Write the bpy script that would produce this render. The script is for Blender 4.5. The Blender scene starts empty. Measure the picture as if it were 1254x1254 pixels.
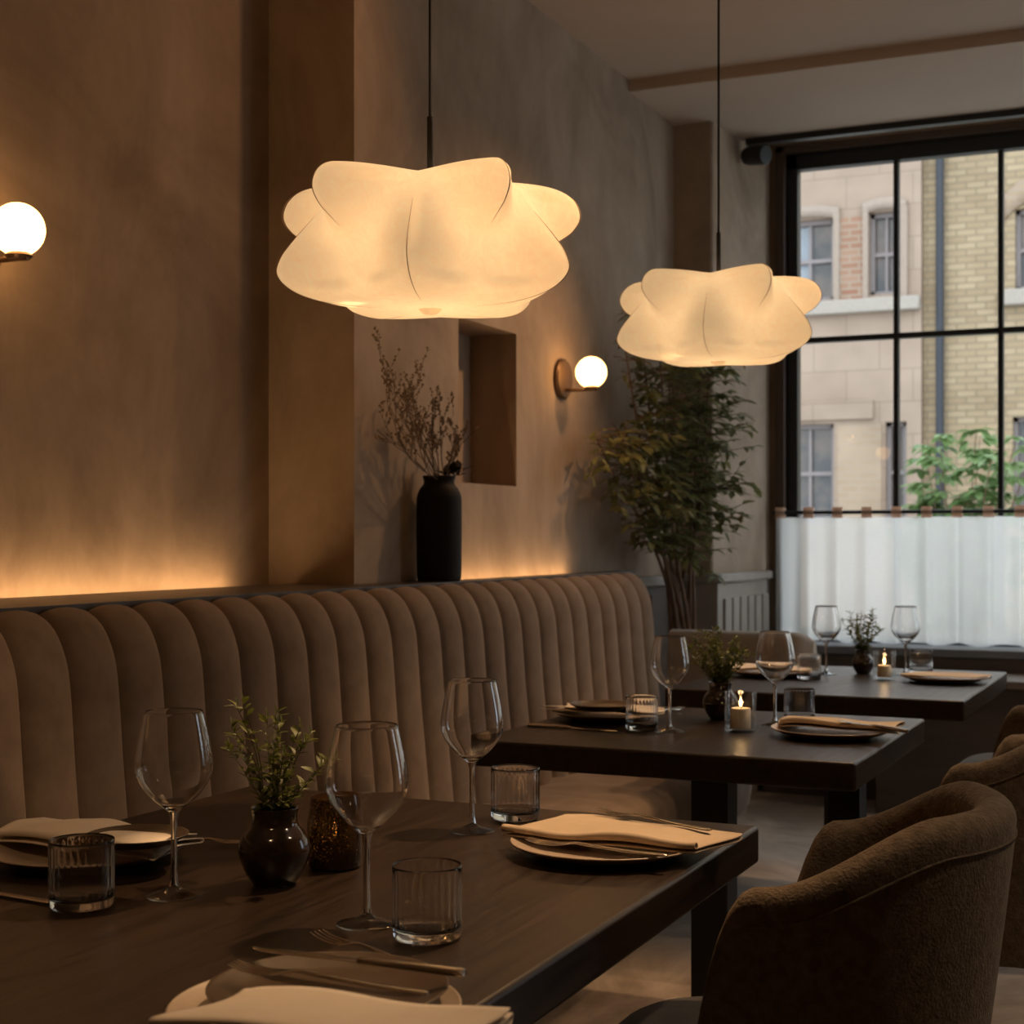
import bpy, bmesh, math, random
from mathutils import Vector, Matrix
PI = math.pi
sc = bpy.context.scene
COL = sc.collection
F = 1873.0                      # focal length in pixels of the 1254 frame
YAW = math.radians(24.4)
EYE = 1.20
HOR = 658.0
SY, CY = math.sin(YAW), math.cos(YAW)

# ------------------------------------------------------------------ helpers
def at(u, v, z=0.75):
    """point of the plane at height z that the photograph shows at (u, v)"""
    a = (u - 627) / F
    d = (EYE - z) * F / (v - HOR)
    return (d * (-SY + a * CY), d * (CY + a * SY))

def cat(pts, n=6, closed=False):
    """Catmull-Rom through 2-D or 3-D points"""
    out = []
    N = len(pts)
    dim = len(pts[0])
    for i in range(N - 1):
        p0 = pts[max(i - 1, 0)]; p1 = pts[i]; p2 = pts[i + 1]; p3 = pts[min(i + 2, N - 1)]
        for k in range(n):
            t = k / n
            out.append(tuple(0.5 * (2 * p1[j] + (p2[j] - p0[j]) * t + (2 * p0[j] - 5 * p1[j] + 4 * p2[j] - p3[j]) * t * t
                                    + (3 * p1[j] - p0[j] - 3 * p2[j] + p3[j]) * t ** 3) for j in range(dim)))
    out.append(tuple(pts[-1]))
    return out

def sstep(a, b, x):
    t = max(0.0, min(1.0, (x - a) / (b - a)))
    return t * t * (3 - 2 * t)

class M:
    def __init__(s):
        s.v = []; s.f = []
    def add(s, vs, fs):
        o = len(s.v)
        s.v += [tuple(p) for p in vs]
        s.f += [tuple(i + o for i in f) for f in fs]
        return s
    def box(s, x0, x1, y0, y1, z0, z1):
        return s.add([(x0,y0,z0),(x1,y0,z0),(x1,y1,z0),(x0,y1,z0),(x0,y0,z1),(x1,y0,z1),(x1,y1,z1),(x0,y1,z1)],
                     [(3,2,1,0),(4,5,6,7),(0,1,5,4),(1,2,6,5),(2,3,7,6),(3,0,4,7)])
    def quad(s, a, b, c, d):
        return s.add([a, b, c, d], [(0,1,2,3)])
    def grid(s, fn, nu, nv, cu=False, cv=False):
        """fn(i/nu, j/nv); closed directions wrap"""
        mu = nu if cu else nu + 1
        mv = nv if cv else nv + 1
        vs = [fn(i / nu, j / nv) for i in range(mu) for j in range(mv)]
        fs = []
        for i in range(nu):
            for j in range(nv):
                a = i * mv + j; b = ((i + 1) % mu) * mv + j
                c = ((i + 1) % mu) * mv + (j + 1) % mv; d = i * mv + (j + 1) % mv
                fs.append((a, b, c, d))
        return s.add(vs, fs)
    def lathe(s, prof, n=32, c=(0,0,0), rfun=None):
        o = len(s.v)
        rings = []
        for (r, z) in prof:
            if r < 1e-6:
                s.v.append((c[0], c[1], c[2] + z)); rings.append([len(s.v) - 1])
            else:
                ring = []
                for k in range(n):
                    a = 2 * PI * k / n
                    rr = r if rfun is None else rfun(r, z, a)
                    s.v.append((c[0] + rr * math.cos(a), c[1] + rr * math.sin(a), c[2] + z)); ring.append(len(s.v) - 1)
                rings.append(ring)
        for A, B in zip(rings, rings[1:]):
            if len(A) == 1 and len(B) == 1: continue
            for k in range(n):
                k2 = (k + 1) % n
                if len(A) == 1: s.f.append((A[0], B[k2], B[k]))
                elif len(B) == 1: s.f.append((A[k], A[k2], B[0]))
                else: s.f.append((A[k], A[k2], B[k2], B[k]))
        return s
    def tube(s, pts, rad, n=6, cap=True):
        P = [Vector(p) for p in pts]
        R = rad if isinstance(rad, (list, tuple)) else [rad] * len(P)
        rings = []
        up = None
        for i, p in enumerate(P):
            t = (P[min(i + 1, len(P) - 1)] - P[max(i - 1, 0)])
            if t.length < 1e-9: t = Vector((0,0,1))
            t.normalize()
            if up is None:
                up = Vector((0,0,1)) if abs(t.z) < .9 else Vector((1,0,0))
            x = t.cross(up)
            if x.length < 1e-6: x = t.cross(Vector((0,1,0)))
            x.normalize(); y = x.cross(t).normalized(); up = y
            ring = []
            for k in range(n):
                a = 2 * PI * k / n
                s.v.append(tuple(p + (x * math.cos(a) + y * math.sin(a)) * R[i])); ring.append(len(s.v) - 1)
            rings.append(ring)
        for A, B in zip(rings, rings[1:]):
            for k in range(n):
                s.f.append((A[k], B[k], B[(k+1) % n], A[(k+1) % n]))
        if cap:
            s.f.append(tuple(rings[0])); s.f.append(tuple(reversed(rings[-1])))
        return s
    def blob(s, c, r, n=8, m=5):
        rx, ry, rz = r if isinstance(r, (list, tuple)) else (r, r, r)
        prof = [(math.sin(PI * i / m), -math.cos(PI * i / m)) for i in range(m + 1)]
        o = len(s.v)
        s.lathe([(max(p[0], 0) if 0 < i < m else 0, p[1]) for i, p in enumerate(prof)], n)
        for i in range(o, len(s.v)):
            x, y, z = s.v[i]; s.v[i] = (c[0] + x * rx, c[1] + y * ry, c[2] + z * rz)
        return s
    def leaf(s, p, d, n, L, W, curl=.15):
        p = Vector(p); d = Vector(d).normalized(); n = Vector(n)
        side = d.cross(n)
        if side.length < 1e-5: side = d.cross(Vector((1,0,0)))
        side.normalize(); n = side.cross(d).normalized()
        def q(t, w, h): return tuple(p + d * (L * t) + side * (W * w) + n * (L * h))
        vs = [q(0,0,0), q(.35,-.5,.06), q(.35,0,0), q(.35,.5,.06), q(.7,-.38,.04-curl*.5), q(.7,0,-curl*.5), q(.7,.38,.04-curl*.5), q(1,0,-curl)]
        return s.add(vs, [(0,2,1),(0,3,2),(1,2,5,4),(2,3,6,5),(4,5,7),(5,6,7)])
    def xf(s, mat):
        s.v = [tuple(mat @ Vector(p)) for p in s.v]; return s

def obj(name, m, mat, parent=None, bevel=0, seg=2, solid=0, sub=0, sharp=38, loc=None, fix=True):
    me = bpy.data.meshes.new(name)
    me.from_pydata(m.v, [], m.f)
    bm = bmesh.new(); bm.from_mesh(me)
    if fix:
        bmesh.ops.recalc_face_normals(bm, faces=bm.faces[:])
    for f in bm.faces: f.smooth = True
    lim = math.radians(sharp)
    for e in bm.edges:
        if len(e.link_faces) == 2 and e.calc_face_angle(0) > lim: e.smooth = False
    bm.to_mesh(me); bm.free()
    me.materials.append(mat)
    o = bpy.data.objects.new(name, me); COL.objects.link(o)
    if parent: o.parent = parent
    if loc: o.location = loc
    if solid:
        md = o.modifiers.new('solid', 'SOLIDIFY'); md.thickness = solid; md.offset = 0
    if bevel:
        md = o.modifiers.new('bevel', 'BEVEL'); md.width = bevel; md.segments = seg; md.limit_method = 'ANGLE'; md.angle_limit = math.radians(40)
        md.harden_normals = False
    if sub:
        md = o.modifiers.new('sub', 'SUBSURF'); md.levels = sub; md.render_levels = sub
    return o

def thing(name, label, category, loc=(0,0,0), rz=0, group=None):
    o = bpy.data.objects.new(name, None); COL.objects.link(o)
    o.location = loc; o.rotation_euler = (0,0,rz); o.empty_display_size = .1
    return tag(o, label, category, group)
def tag(o, label, category, group=None):
    o['label'] = label; o['category'] = category
    if group: o['group'] = group
    return o
def struct(o):
    o['kind'] = 'structure'; return o
def dup(src, loc, rz=None, label=None, group=None, scale=None):
    kids = {}
    for o in bpy.data.objects: kids.setdefault(o.parent, []).append(o)
    def rec(o, par):
        c = o.copy(); COL.objects.link(c); c.parent = par
        for k in kids.get(o, []): rec(k, c)
        return c
    c = rec(src, None); c.location = loc
    if rz is not None: c.rotation_euler = (0, 0, rz)
    if label: c['label'] = label
    if group: c['group'] = group
    if scale: c.scale = scale
    return c

# ------------------------------------------------------------------ materials
def nt(name):
    m = bpy.data.materials.new(name); m.use_nodes = True
    t = m.node_tree; t.nodes.clear()
    out = t.nodes.new('ShaderNodeOutputMaterial')
    return m, t, out
def nd(t, typ, ins=None, **kw):
    n = t.nodes.new(typ)
    for k, v in kw.items(): setattr(n, k, v)
    if ins:
        for k, v in ins.items():
            s = n.inputs[k]
            if isinstance(v, bpy.types.NodeSocket): t.links.new(v, s)
            else: s.default_value = v
    return n
def rgba(c): return (c[0], c[1], c[2], 1.0)
def coords(t, scale=(1,1,1), kind='Object'):
    tc = nd(t, 'ShaderNodeTexCoord')
    mp = nd(t, 'ShaderNodeMapping', {'Vector': tc.outputs[kind], 'Scale': scale})
    return mp.outputs[0]
def ramp(t, fac, stops):
    r = nd(t, 'ShaderNodeValToRGB', {'Fac': fac})
    e = r.color_ramp.elements
    while len(e) < len(stops): e.new(.5)
    for el, (p, c) in zip(e, stops): el.position = p; el.color = rgba(c)
    return r.outputs[0]
def surface(name, stops, scale=(4,4,4), detail=6, rough=.7, bump=0, bscale=None, bdist=.002, spec=.5, sheen=0, coat=0, metal=0, nscale=1.0, roughvar=0):
    """principled with a noise driven colour and an optional noise bump"""
    m, t, out = nt(name)
    n = nd(t, 'ShaderNodeTexNoise', {'Vector': coords(t, scale), 'Scale': nscale, 'Detail': detail, 'Roughness': .6})
    b = nd(t, 'ShaderNodeBsdfPrincipled', {'Base Color': ramp(t, n.outputs[0], stops), 'Roughness': rough, 'Metallic': metal,
                                          'Specular IOR Level': spec, 'Sheen Weight': sheen, 'Sheen Roughness': .45, 'Coat Weight': coat, 'Coat Roughness': .15})
    if sheen: b.inputs['Sheen Tint'].default_value = rgba([min(1, c * 2.2 + .1) for c in stops[-1][1]])
    if bump:
        n2 = nd(t, 'ShaderNodeTexNoise', {'Vector': coords(t, bscale or scale), 'Scale': 1.0, 'Detail': 4.0})
        bp = nd(t, 'ShaderNodeBump', {'Height': n2.outputs[0], 'Strength': bump, 'Distance': bdist})
        t.links.new(bp.outputs[0], b.inputs['Normal'])
    if roughvar:
        mr = nd(t, 'ShaderNodeMapRange', {'Value': n.outputs[0], 'To Min': rough - roughvar, 'To Max': rough + roughvar})
        t.links.new(mr.outputs[0], b.inputs['Roughness'])
    t.links.new(b.outputs[0], out.inputs[0])
    return m
def plain(name, c, rough=.5, metal=0, spec=.5, coat=0):
    d = [max(0, x * .86) for x in c]
    return surface(name, [(.35, d), (.65, c)], scale=(30,30,30), rough=rough, metal=metal, spec=spec, coat=coat)
def glow(name, c, s):
    m, t, out = nt(name)
    e = nd(t, 'ShaderNodeEmission', {'Color': rgba(c), 'Strength': s})
    t.links.new(e.outputs[0], out.inputs[0]); return m

def plaster(name, base, dark, light):
    m, t, out = nt(name)
    co = coords(t)
    n1 = nd(t, 'ShaderNodeTexNoise', {'Vector': co, 'Scale': 1.5, 'Detail': 9.0, 'Roughness': .64, 'Distortion': .9})
    n2 = nd(t, 'ShaderNodeTexNoise', {'Vector': coords(t, (5, 5, 2.2)), 'Scale': 1.0, 'Detail': 8.0, 'Roughness': .7, 'Distortion': .6})
    c1 = ramp(t, n1.outputs[0], [(.32, dark), (.5, base), (.68, light)])
    c2 = ramp(t, n2.outputs[0], [(.36,(.86,.85,.84)), (.62,(1.03,1.03,1.03))])
    mx = nd(t, 'ShaderNodeMix', {'Factor': 1.0}, data_type='RGBA', blend_type='MULTIPLY')
    t.links.new(c1, mx.inputs[6]); t.links.new(c2, mx.inputs[7])
    n3 = nd(t, 'ShaderNodeTexNoise', {'Vector': coords(t, (9, 9, 9)), 'Scale': 1.0, 'Detail': 8.0})
    bp = nd(t, 'ShaderNodeBump', {'Height': n3.outputs[0], 'Strength': .25, 'Distance': .01})
    b = nd(t, 'ShaderNodeBsdfPrincipled', {'Base Color': mx.outputs[2], 'Roughness': .85, 'Specular IOR Level': .25, 'Normal': bp.outputs[0]})
    t.links.new(b.outputs[0], out.inputs[0]); return m

def glass(name, tint=(1,1,1), ior=1.45, rough=0.0):
    m, t, out = nt(name)
    g = nd(t, 'ShaderNodeBsdfGlass', {'Color': rgba(tint), 'Roughness': rough, 'IOR': ior})
    t.links.new(g.outputs[0], out.inputs[0]); return m
def thin_glass(name, tint=(.97,.98,.98), f0=.025):
    m, t, out = nt(name)
    lw = nd(t, 'ShaderNodeLayerWeight', {'Blend': .5})
    p = nd(t, 'ShaderNodeMath', {0: lw.outputs['Facing'], 1: 5.0}, operation='POWER')
    k = nd(t, 'ShaderNodeMath', {0: p.outputs[0], 1: .9, 2: f0}, operation='MULTIPLY_ADD')
    tr = nd(t, 'ShaderNodeBsdfTransparent', {'Color': rgba(tint)})
    gl = nd(t, 'ShaderNodeBsdfGlossy', {'Color': (1,1,1,1), 'Roughness': .01})
    mx = nd(t, 'ShaderNodeMixShader', {0: k.outputs[0], 1: tr.outputs[0], 2: gl.outputs[0]})
    t.links.new(mx.outputs[0], out.inputs[0]); return m
def fabric(name, stops, bscale, bump, bdist, sheen=.3, rough=.9, scale=(14,14,14)):
    return surface(name, stops, scale=scale, rough=rough, bump=bump, bscale=bscale, bdist=bdist, sheen=sheen, spec=.15)

WALL = plaster('wall_plaster', (.37,.275,.195), (.27,.195,.133), (.44,.335,.245))
CEIL = surface('ceiling_plaster', [(.3,(.46,.375,.30)),(.7,(.52,.425,.34))], scale=(1.2,1.2,1.2), rough=.9, spec=.2)
VELVET = fabric('taupe_velvet', [(.3,(.172,.123,.085)),(.7,(.240,.176,.126))], (260,260,260), .25, .001, sheen=.35)
BOUCLE = fabric('brown_boucle', [(.35,(.085,.060,.037)),(.65,(.150,.110,.072))], (210,210,210), .65, .004, sheen=.3, scale=(60,60,60))
LINEN = fabric('cream_linen', [(.3,(.72,.62,.50)),(.7,(.80,.70,.57))], (700,700,700), .25, .0006, sheen=.1)
LINEN_TAN = fabric('tan_linen', [(.3,(.46,.35,.24)),(.7,(.55,.43,.30))], (700,700,700), .25, .0006, sheen=.1)
CUSHION_GREY = fabric('grey_seat_fabric', [(.3,(.07,.062,.055)),(.7,(.11,.098,.086))], (300,300,300), .4, .002)
def wood(name, dark, mid, scale, rough=.36, coat=.12, spec=.5):
    return surface(name, [(.30, dark), (.52, mid), (.75, [c * 1.35 for c in mid])], scale=scale, detail=8, rough=rough, bump=.4, bscale=[s * 2 for s in scale], bdist=.001, coat=coat, roughvar=.10, spec=spec)
WALNUT = wood('dark_walnut_top', (.006,.0033,.0018), (.021,.0115,.006), (60,3.5,60), rough=.36, coat=.0, spec=.42)
WALNUT_X = wood('dark_walnut_ledge', (.020,.012,.007), (.045,.027,.016), (40,3,40), rough=.5)
DARKWOOD = wood('black_stained_wood', (.010,.007,.005), (.022,.015,.010), (30,30,4), rough=.55, coat=0)
PANEL = surface('painted_panel', [(.3,(.30,.255,.215)),(.7,(.37,.32,.27))], scale=(6,6,6), rough=.6, bump=.1, bdist=.002)
PANEL_DARK = surface('brown_panel', [(.3,(.060,.042,.030)),(.7,(.085,.060,.043))], scale=(6,6,20), rough=.6)
BLACKM = plain('black_metal', (.012,.011,.010), rough=.45)
IRON = plain('dark_window_iron', (.016,.017,.016), rough=.5)
FRAMEWOOD = plain('brown_window_timber', (.075,.045,.028), rough=.55)
BRASS = plain('aged_bronze', (.17,.10,.055), rough=.4, metal=.6)
STEEL = surface('brushed_cutlery_steel', [(.3,(.52,.46,.38)),(.7,(.66,.59,.50))], scale=(20,300,300), rough=.2, metal=1.0)
GLASS = glass('clear_glass', ior=1.52)
PANE = thin_glass('window_glass', f0=.012)
TUMBLER = thin_glass('tumbler_glass', (.985,.985,.985), .03)
STONE = surface('stoneware_glaze', [(.3,(.36,.275,.20)),(.7,(.45,.355,.265))], scale=(30,30,30), rough=.38, spec=.5)
SMOKE = surface('smoky_brown_glaze', [(.3,(.065,.043,.027)),(.7,(.09,.062,.04))], scale=(30,30,30), rough=.28)
GLAZE = surface('dark_brown_glaze', [(.3,(.012,.007,.004)),(.7,(.028,.015,.008))], scale=(40,40,40), rough=.12, coat=.5)
MATTBLACK = surface('matt_black_ceramic', [(.3,(.011,.008,.006)),(.7,(.019,.013,.010))], scale=(20,20,20), rough=.6, spec=.12)
WAX = surface('cream_wax', [(.3,(.70,.58,.42)),(.7,(.78,.66,.50))], scale=(20,20,20), rough=.5)
WICK = plain('black_wick', (.02,.015,.01), rough=.9)
FLAME = glow('candle_flame', (1,.62,.22), 14)
GLOBE = glow('opal_globe', (1,.52,.17), 8)
LED = glow('warm_led', (1,.60,.28), 18)
CORD = plain('black_cord', (.012,.010,.009), rough=.6)
STEM_HERB = plain('herb_stem', (.07,.07,.02), rough=.6)
BARK = plain('tree_bark', (.17,.095,.05), rough=.8)
TWIG = plain('dried_twig', (.17,.105,.055), rough=.8)
BUD = plain('dried_bud', (.25,.165,.09), rough=.8)
SEED = plain('dark_seed_head', (.035,.02,.012), rough=.8)
POT = plain('terracotta_pot', (.12,.07,.045), rough=.7)

def floor_mat():
    m, t, out = nt('worn_stone_floor')
    n1 = nd(t, 'ShaderNodeTexNoise', {'Vector': coords(t, (2.2,1.4,1)), 'Scale': 1.0, 'Detail': 8.0, 'Roughness': .65, 'Distortion': 1.0})
    c = ramp(t, n1.outputs[0], [(.36,(.17,.125,.09)),(.5,(.31,.24,.18)),(.64,(.46,.365,.28))])
    n2 = nd(t, 'ShaderNodeTexNoise', {'Vector': coords(t, (14,14,1)), 'Scale': 1.0, 'Detail': 5.0})
    bp = nd(t, 'ShaderNodeBump', {'Height': n2.outputs[0], 'Strength': .15, 'Distance': .004})
    b = nd(t, 'ShaderNodeBsdfPrincipled', {'Base Color': c, 'Roughness': .5, 'Normal': bp.outputs[0]})
    t.links.new(b.outputs[0], out.inputs[0]); return m
FLOOR = floor_mat()

def shade_mat():
    """glowing cocoon membrane: even glow of its own plus what the lamp inside sends through it"""
    m, t, out = nt('cocoon_membrane')
    n = nd(t, 'ShaderNodeTexNoise', {'Vector': coords(t, (34,34,34)), 'Scale': 1.0, 'Detail': 6.0, 'Roughness': .7, 'Distortion': 2.0})
    c = ramp(t, n.outputs[0], [(.3,(.84,.70,.50)),(.7,(.92,.80,.60))])
    tl = nd(t, 'ShaderNodeBsdfTranslucent', {'Color': c})
    df = nd(t, 'ShaderNodeBsdfDiffuse', {'Color': c})
    m1 = nd(t, 'ShaderNodeMixShader', {0: .25, 1: tl.outputs[0], 2: df.outputs[0]})
    e = nd(t, 'ShaderNodeEmission', {'Color': (1,.80,.52,1), 'Strength': .14})
    a = nd(t, 'ShaderNodeAddShader', {0: m1.outputs[0], 1: e.outputs[0]})
    t.links.new(a.outputs[0], out.inputs[0]); return m
SHADE = shade_mat()
RIBM = plain('shade_seam', (.55,.38,.22), rough=.7)

def curtain_mat():
    m, t, out = nt('sheer_linen')
    n = nd(t, 'ShaderNodeTexNoise', {'Vector': coords(t, (40,40,160)), 'Scale': 1.0, 'Detail': 4.0})
    c = ramp(t, n.outputs[0], [(.3,(.95,.935,.90)),(.7,(.985,.97,.94))])
    tl = nd(t, 'ShaderNodeBsdfTranslucent', {'Color': c}); df = nd(t, 'ShaderNodeBsdfDiffuse', {'Color': c})
    tp = nd(t, 'ShaderNodeBsdfTransparent', {'Color': (1,1,1,1)})
    m1 = nd(t, 'ShaderNodeMixShader', {0: .15, 1: tl.outputs[0], 2: df.outputs[0]})
    m2 = nd(t, 'ShaderNodeMixShader', {0: .27, 1: m1.outputs[0], 2: tp.outputs[0]})
    t.links.new(m2.outputs[0], out.inputs[0]); return m
CURTAIN = curtain_mat()
def tab_mat():
    m, t, out = nt('tan_curtain_tab')
    tl = nd(t, 'ShaderNodeBsdfTranslucent', {'Color': (.80,.56,.42,1)}); df = nd(t, 'ShaderNodeBsdfDiffuse', {'Color': (.60,.42,.31,1)})
    m1 = nd(t, 'ShaderNodeMixShader', {0: .3, 1: tl.outputs[0], 2: df.outputs[0]})
    t.links.new(m1.outputs[0], out.inputs[0]); return m
TAB = tab_mat()
def leaf_mat(name, c0, c1, k=.4, scale=30):
    m, t, out = nt(name)
    n = nd(t, 'ShaderNodeTexNoise', {'Vector': coords(t, (scale,) * 3), 'Scale': 1.0, 'Detail': 3.0})
    c = ramp(t, n.outputs[0], [(.3, c0), (.7, c1)])
    p = nd(t, 'ShaderNodeBsdfPrincipled', {'Base Color': c, 'Roughness': .5})
    tl = nd(t, 'ShaderNodeBsdfTranslucent', {'Color': c})
    mx = nd(t, 'ShaderNodeMixShader', {0: k, 1: p.outputs[0], 2: tl.outputs[0]})
    t.links.new(mx.outputs[0], out.inputs[0]); return m
LEAF_HERB = leaf_mat('herb_leaf', (.07,.085,.015), (.17,.18,.035), .35, 80)
LEAF_TREE = leaf_mat('tree_leaf', (.13,.14,.05), (.27,.26,.10), .4)
LEAF_OUT = leaf_mat('street_leaf', (.11,.19,.06), (.24,.34,.13), .4, 12)

def speckled_glass():
    """dark mercury glass: bronze film broken by pin holes"""
    m, t, out = nt('bronze_mercury_glass')
    v = nd(t, 'ShaderNodeTexNoise', {'Vector': coords(t, (520,520,520)), 'Scale': 1.0, 'Detail': 2.0})
    k = ramp(t, v.outputs[0], [(.54,(0.0,0.0,0.0)),(.63,(.8,.8,.8))])
    g = nd(t, 'ShaderNodeBsdfPrincipled', {'Base Color': (.035,.018,.009,1), 'Roughness': .16, 'Metallic': .3, 'Coat Weight': .4})
    tp0 = nd(t, 'ShaderNodeBsdfTransparent', {'Color': (.92,.72,.46,1)})
    tl = nd(t, 'ShaderNodeBsdfTranslucent', {'Color': (.95,.70,.40,1)})
    tp = nd(t, 'ShaderNodeMixShader', {0: .22, 1: tp0.outputs[0], 2: tl.outputs[0]})
    mx = nd(t, 'ShaderNodeMixShader', {0: k, 1: g.outputs[0], 2: tp.outputs[0]})
    t.links.new(mx.outputs[0], out.inputs[0]); return m
MERCURY = speckled_glass()

def brick_mat(name, c1, c2, mortar, scale=1.0, bw=.24, bh=.085, ms=.012):
    m, t, out = nt(name)
    tc = nd(t, 'ShaderNodeTexCoord')
    sp = nd(t, 'ShaderNodeSeparateXYZ', {0: tc.outputs['Object']})
    cb = nd(t, 'ShaderNodeCombineXYZ', {0: sp.outputs[0], 1: sp.outputs[2], 2: 0.0})
    b = nd(t, 'ShaderNodeTexBrick', {'Vector': cb.outputs[0], 'Color1': rgba(c1), 'Color2': rgba(c2), 'Mortar': rgba(mortar), 'Scale': scale,
                                    'Mortar Size': ms, 'Brick Width': bw, 'Row Height': bh, 'Bias': 0.0})
    n = nd(t, 'ShaderNodeTexNoise', {'Vector': tc.outputs['Object'], 'Scale': 1.3, 'Detail': 6.0})
    k = ramp(t, n.outputs[0], [(.35,(.86,.85,.84)),(.65,(1.06,1.06,1.06))])
    mx = nd(t, 'ShaderNodeMix', {'Factor': 1.0}, data_type='RGBA', blend_type='MULTIPLY')
    t.links.new(b.outputs[0], mx.inputs[6]); t.links.new(k, mx.inputs[7])
    p = nd(t, 'ShaderNodeBsdfPrincipled', {'Base Color': mx.outputs[2], 'Roughness': .9, 'Specular IOR Level': .2})
    t.links.new(p.outputs[0], out.inputs[0]); return m
ASHLAR = brick_mat('pink_ashlar', (0.310,0.229,0.172), (0.338,0.256,0.195), (0.255,0.190,0.142), bw=.85, bh=.42, ms=.008)
YBRICK = brick_mat('yellow_brick', (0.296,0.219,0.134), (0.365,0.281,0.178), (0.234,0.181,0.118))
RBRICK = brick_mat('red_brick', (0.275,0.137,0.089), (0.330,0.203,0.139), (0.330,0.262,0.198))
BBRICK = brick_mat('pale_brick', (0.310,0.226,0.154), (0.351,0.262,0.183), (0.330,0.256,0.190))
SILLST = plain('pale_sill_stone', (0.344,0.301,0.254), rough=.85)
PINKST = plain('pink_jamb_stone', (0.310,0.239,0.186), rough=.85)
WINDARK = surface('dark_street_glass', [(.4,(.05,.05,.05)),(.6,(.16,.12,.095))], scale=(1.5,1.5,1.5), rough=.08)
WINCURT = plain('window_drape', (0.311,0.340,0.370), rough=.9)
WINFRAME = plain('street_window_frame', (0.237,0.200,0.192), rough=.6)
PIPE = plain('blue_grey_pipe', (.025,.028,.036), rough=.6)
STREET = plain('street_paving', (.48,.46,.43), rough=.9)

# ------------------------------------------------------------------ the room
XW, XA = -2.15, -2.43            # wall of the chimney breast / wall of the alcove
YB, YE = 3.68, 6.47              # breast from YB on; pilaster face at YE
YWIN = 7.30
ZC, ZS, ZP = 3.07, 3.025, 3.15   # ceiling, lowered soffit, pocket in front of the window
XR, YN = 2.5, -1.6               # wall on the other side, wall behind the camera
def wallbox(name, boxes, mat=WALL, bevel=0):
    m = M()
    for b in boxes: m.box(*b)
    return struct(obj(name, m, mat, bevel=bevel))
struct(obj('floor', M().box(XA - .2, XR + .2, YN - .2, YWIN + .25, -.06, 0), FLOOR))
# left wall: alcove, breast with niche, pilaster, in solid pieces
ny0, ny1, nz0, nz1, nx = 4.33, 4.776, 1.374, 1.896, -2.32
wl = M()
wl.box(XA - .2, XA, YN, YB, 0, ZC + .1)
def breast():
    m = wl
    ys = [YB, ny0, ny1, YWIN]; zs = [0, nz0, nz1, ZP + .1]
    P = lambda x, y, z: (x, y, z)
    for i in range(3):
        for j in range(3):
            if i == 1 and j == 1: continue
            m.quad(P(XW, ys[i], zs[j]), P(XW, ys[i+1], zs[j]), P(XW, ys[i+1], zs[j+1]), P(XW, ys[i], zs[j+1]))
    m.quad((nx,ny0,nz0),(nx,ny1,nz0),(nx,ny1,nz1),(nx,ny0,nz1))
    m.quad((XW,ny0,nz0),(XW,ny0,nz1),(nx,ny0,nz1),(nx,ny0,nz0))
    m.quad((XW,ny1,nz0),(nx,ny1,nz0),(nx,ny1,nz1),(XW,ny1,nz1))
    m.quad((XW,ny0,nz0),(nx,ny0,nz0),(nx,ny1,nz0),(XW,ny1,nz0))
    m.quad((XW,ny0,nz1),(XW,ny1,nz1),(nx,ny1,nz1),(nx,ny0,nz1))
    m.quad((XA - .2,YB,0),(XW,YB,0),(XW,YB,ZP + .1),(XA - .2,YB,ZP + .1))
    m.quad((XA - .2,YB,0),(XA - .2,YWIN,0),(XA - .2,YWIN,ZP + .1),(XA - .2,YB,ZP + .1))
    m.quad((XA - .2,YWIN,0),(XW,YWIN,0),(XW,YWIN,ZP + .1),(XA - .2,YWIN,ZP + .1))
breast()
struct(obj('wall_left', wl, WALL, fix=True))
pil = M()
pil.add([(XW - .02,YE,0),(-1.97,YE,0),(-1.93,YWIN,0),(XW - .02,YWIN,0),(XW - .02,YE,ZP+.05),(-1.97,YE,ZP+.05),(-1.93,YWIN,ZP+.05),(XW - .02,YWIN,ZP+.05)],
        [(3,2,1,0),(4,5,6,7),(0,1,5,4),(1,2,6,5),(2,3,7,6),(3,0,4,7)])
struct(obj('trim_1', pil, WALL, bevel=.012))
RY0, RY1, RZ0, RZ1 = 4.9, 6.9, .12, 2.5
wallbox('wall_right', [(XR, XR + .15, YN, RY0, 0, ZC + .1), (XR, XR + .15, RY1, YWIN + .2, 0, ZC + .1), (XR, XR + .15, RY0, RY1, 0, RZ0), (XR, XR + .15, RY0, RY1, RZ1, ZC + .1)])
w2 = bpy.data.objects.new('added_side_window', None); COL.objects.link(w2); struct(w2)  # out-of-view window, added to bring in daylight from the right
m = M(); m.box(XR + .04, XR + .10, RY0, RY0 + .06, RZ0, RZ1); m.box(XR + .04, XR + .10, RY1 - .06, RY1, RZ0, RZ1); m.box(XR + .04, XR + .10, RY0, RY1, RZ0, RZ0 + .06); m.box(XR + .04, XR + .10, RY0, RY1, RZ1 - .06, RZ1)
for k in range(1, 4): m.box(XR + .05, XR + .09, RY0 + .50 * k - .012, RY0 + .68 * k + .012, RZ0, RZ1)
obj('iron_frame', m, IRON, w2)
obj('pane', M().box(XR + .068, XR + .072, RY0 + .05, RY1 - .05, RZ0 + .05, RZ1 - .05), PANE, w2)
wallbox('wall_front', [(XA - .2, XR + .15, YN - .15, YN, 0, ZC + .1)])
WX0, WX1, WZ0, WZ1 = -1.90, 2.30, .66, 3.09
wallbox('wall_back', [(XA - .2, WX0, YWIN, YWIN + .25, 0, ZP + .1), (WX1, XR + .15, YWIN, YWIN + .25, 0, ZP + .1),
                      (WX0, WX1, YWIN, YWIN + .25, 0, WZ0), (WX0, WX1, YWIN, YWIN + .25, WZ1, ZP + .1)])
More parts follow.
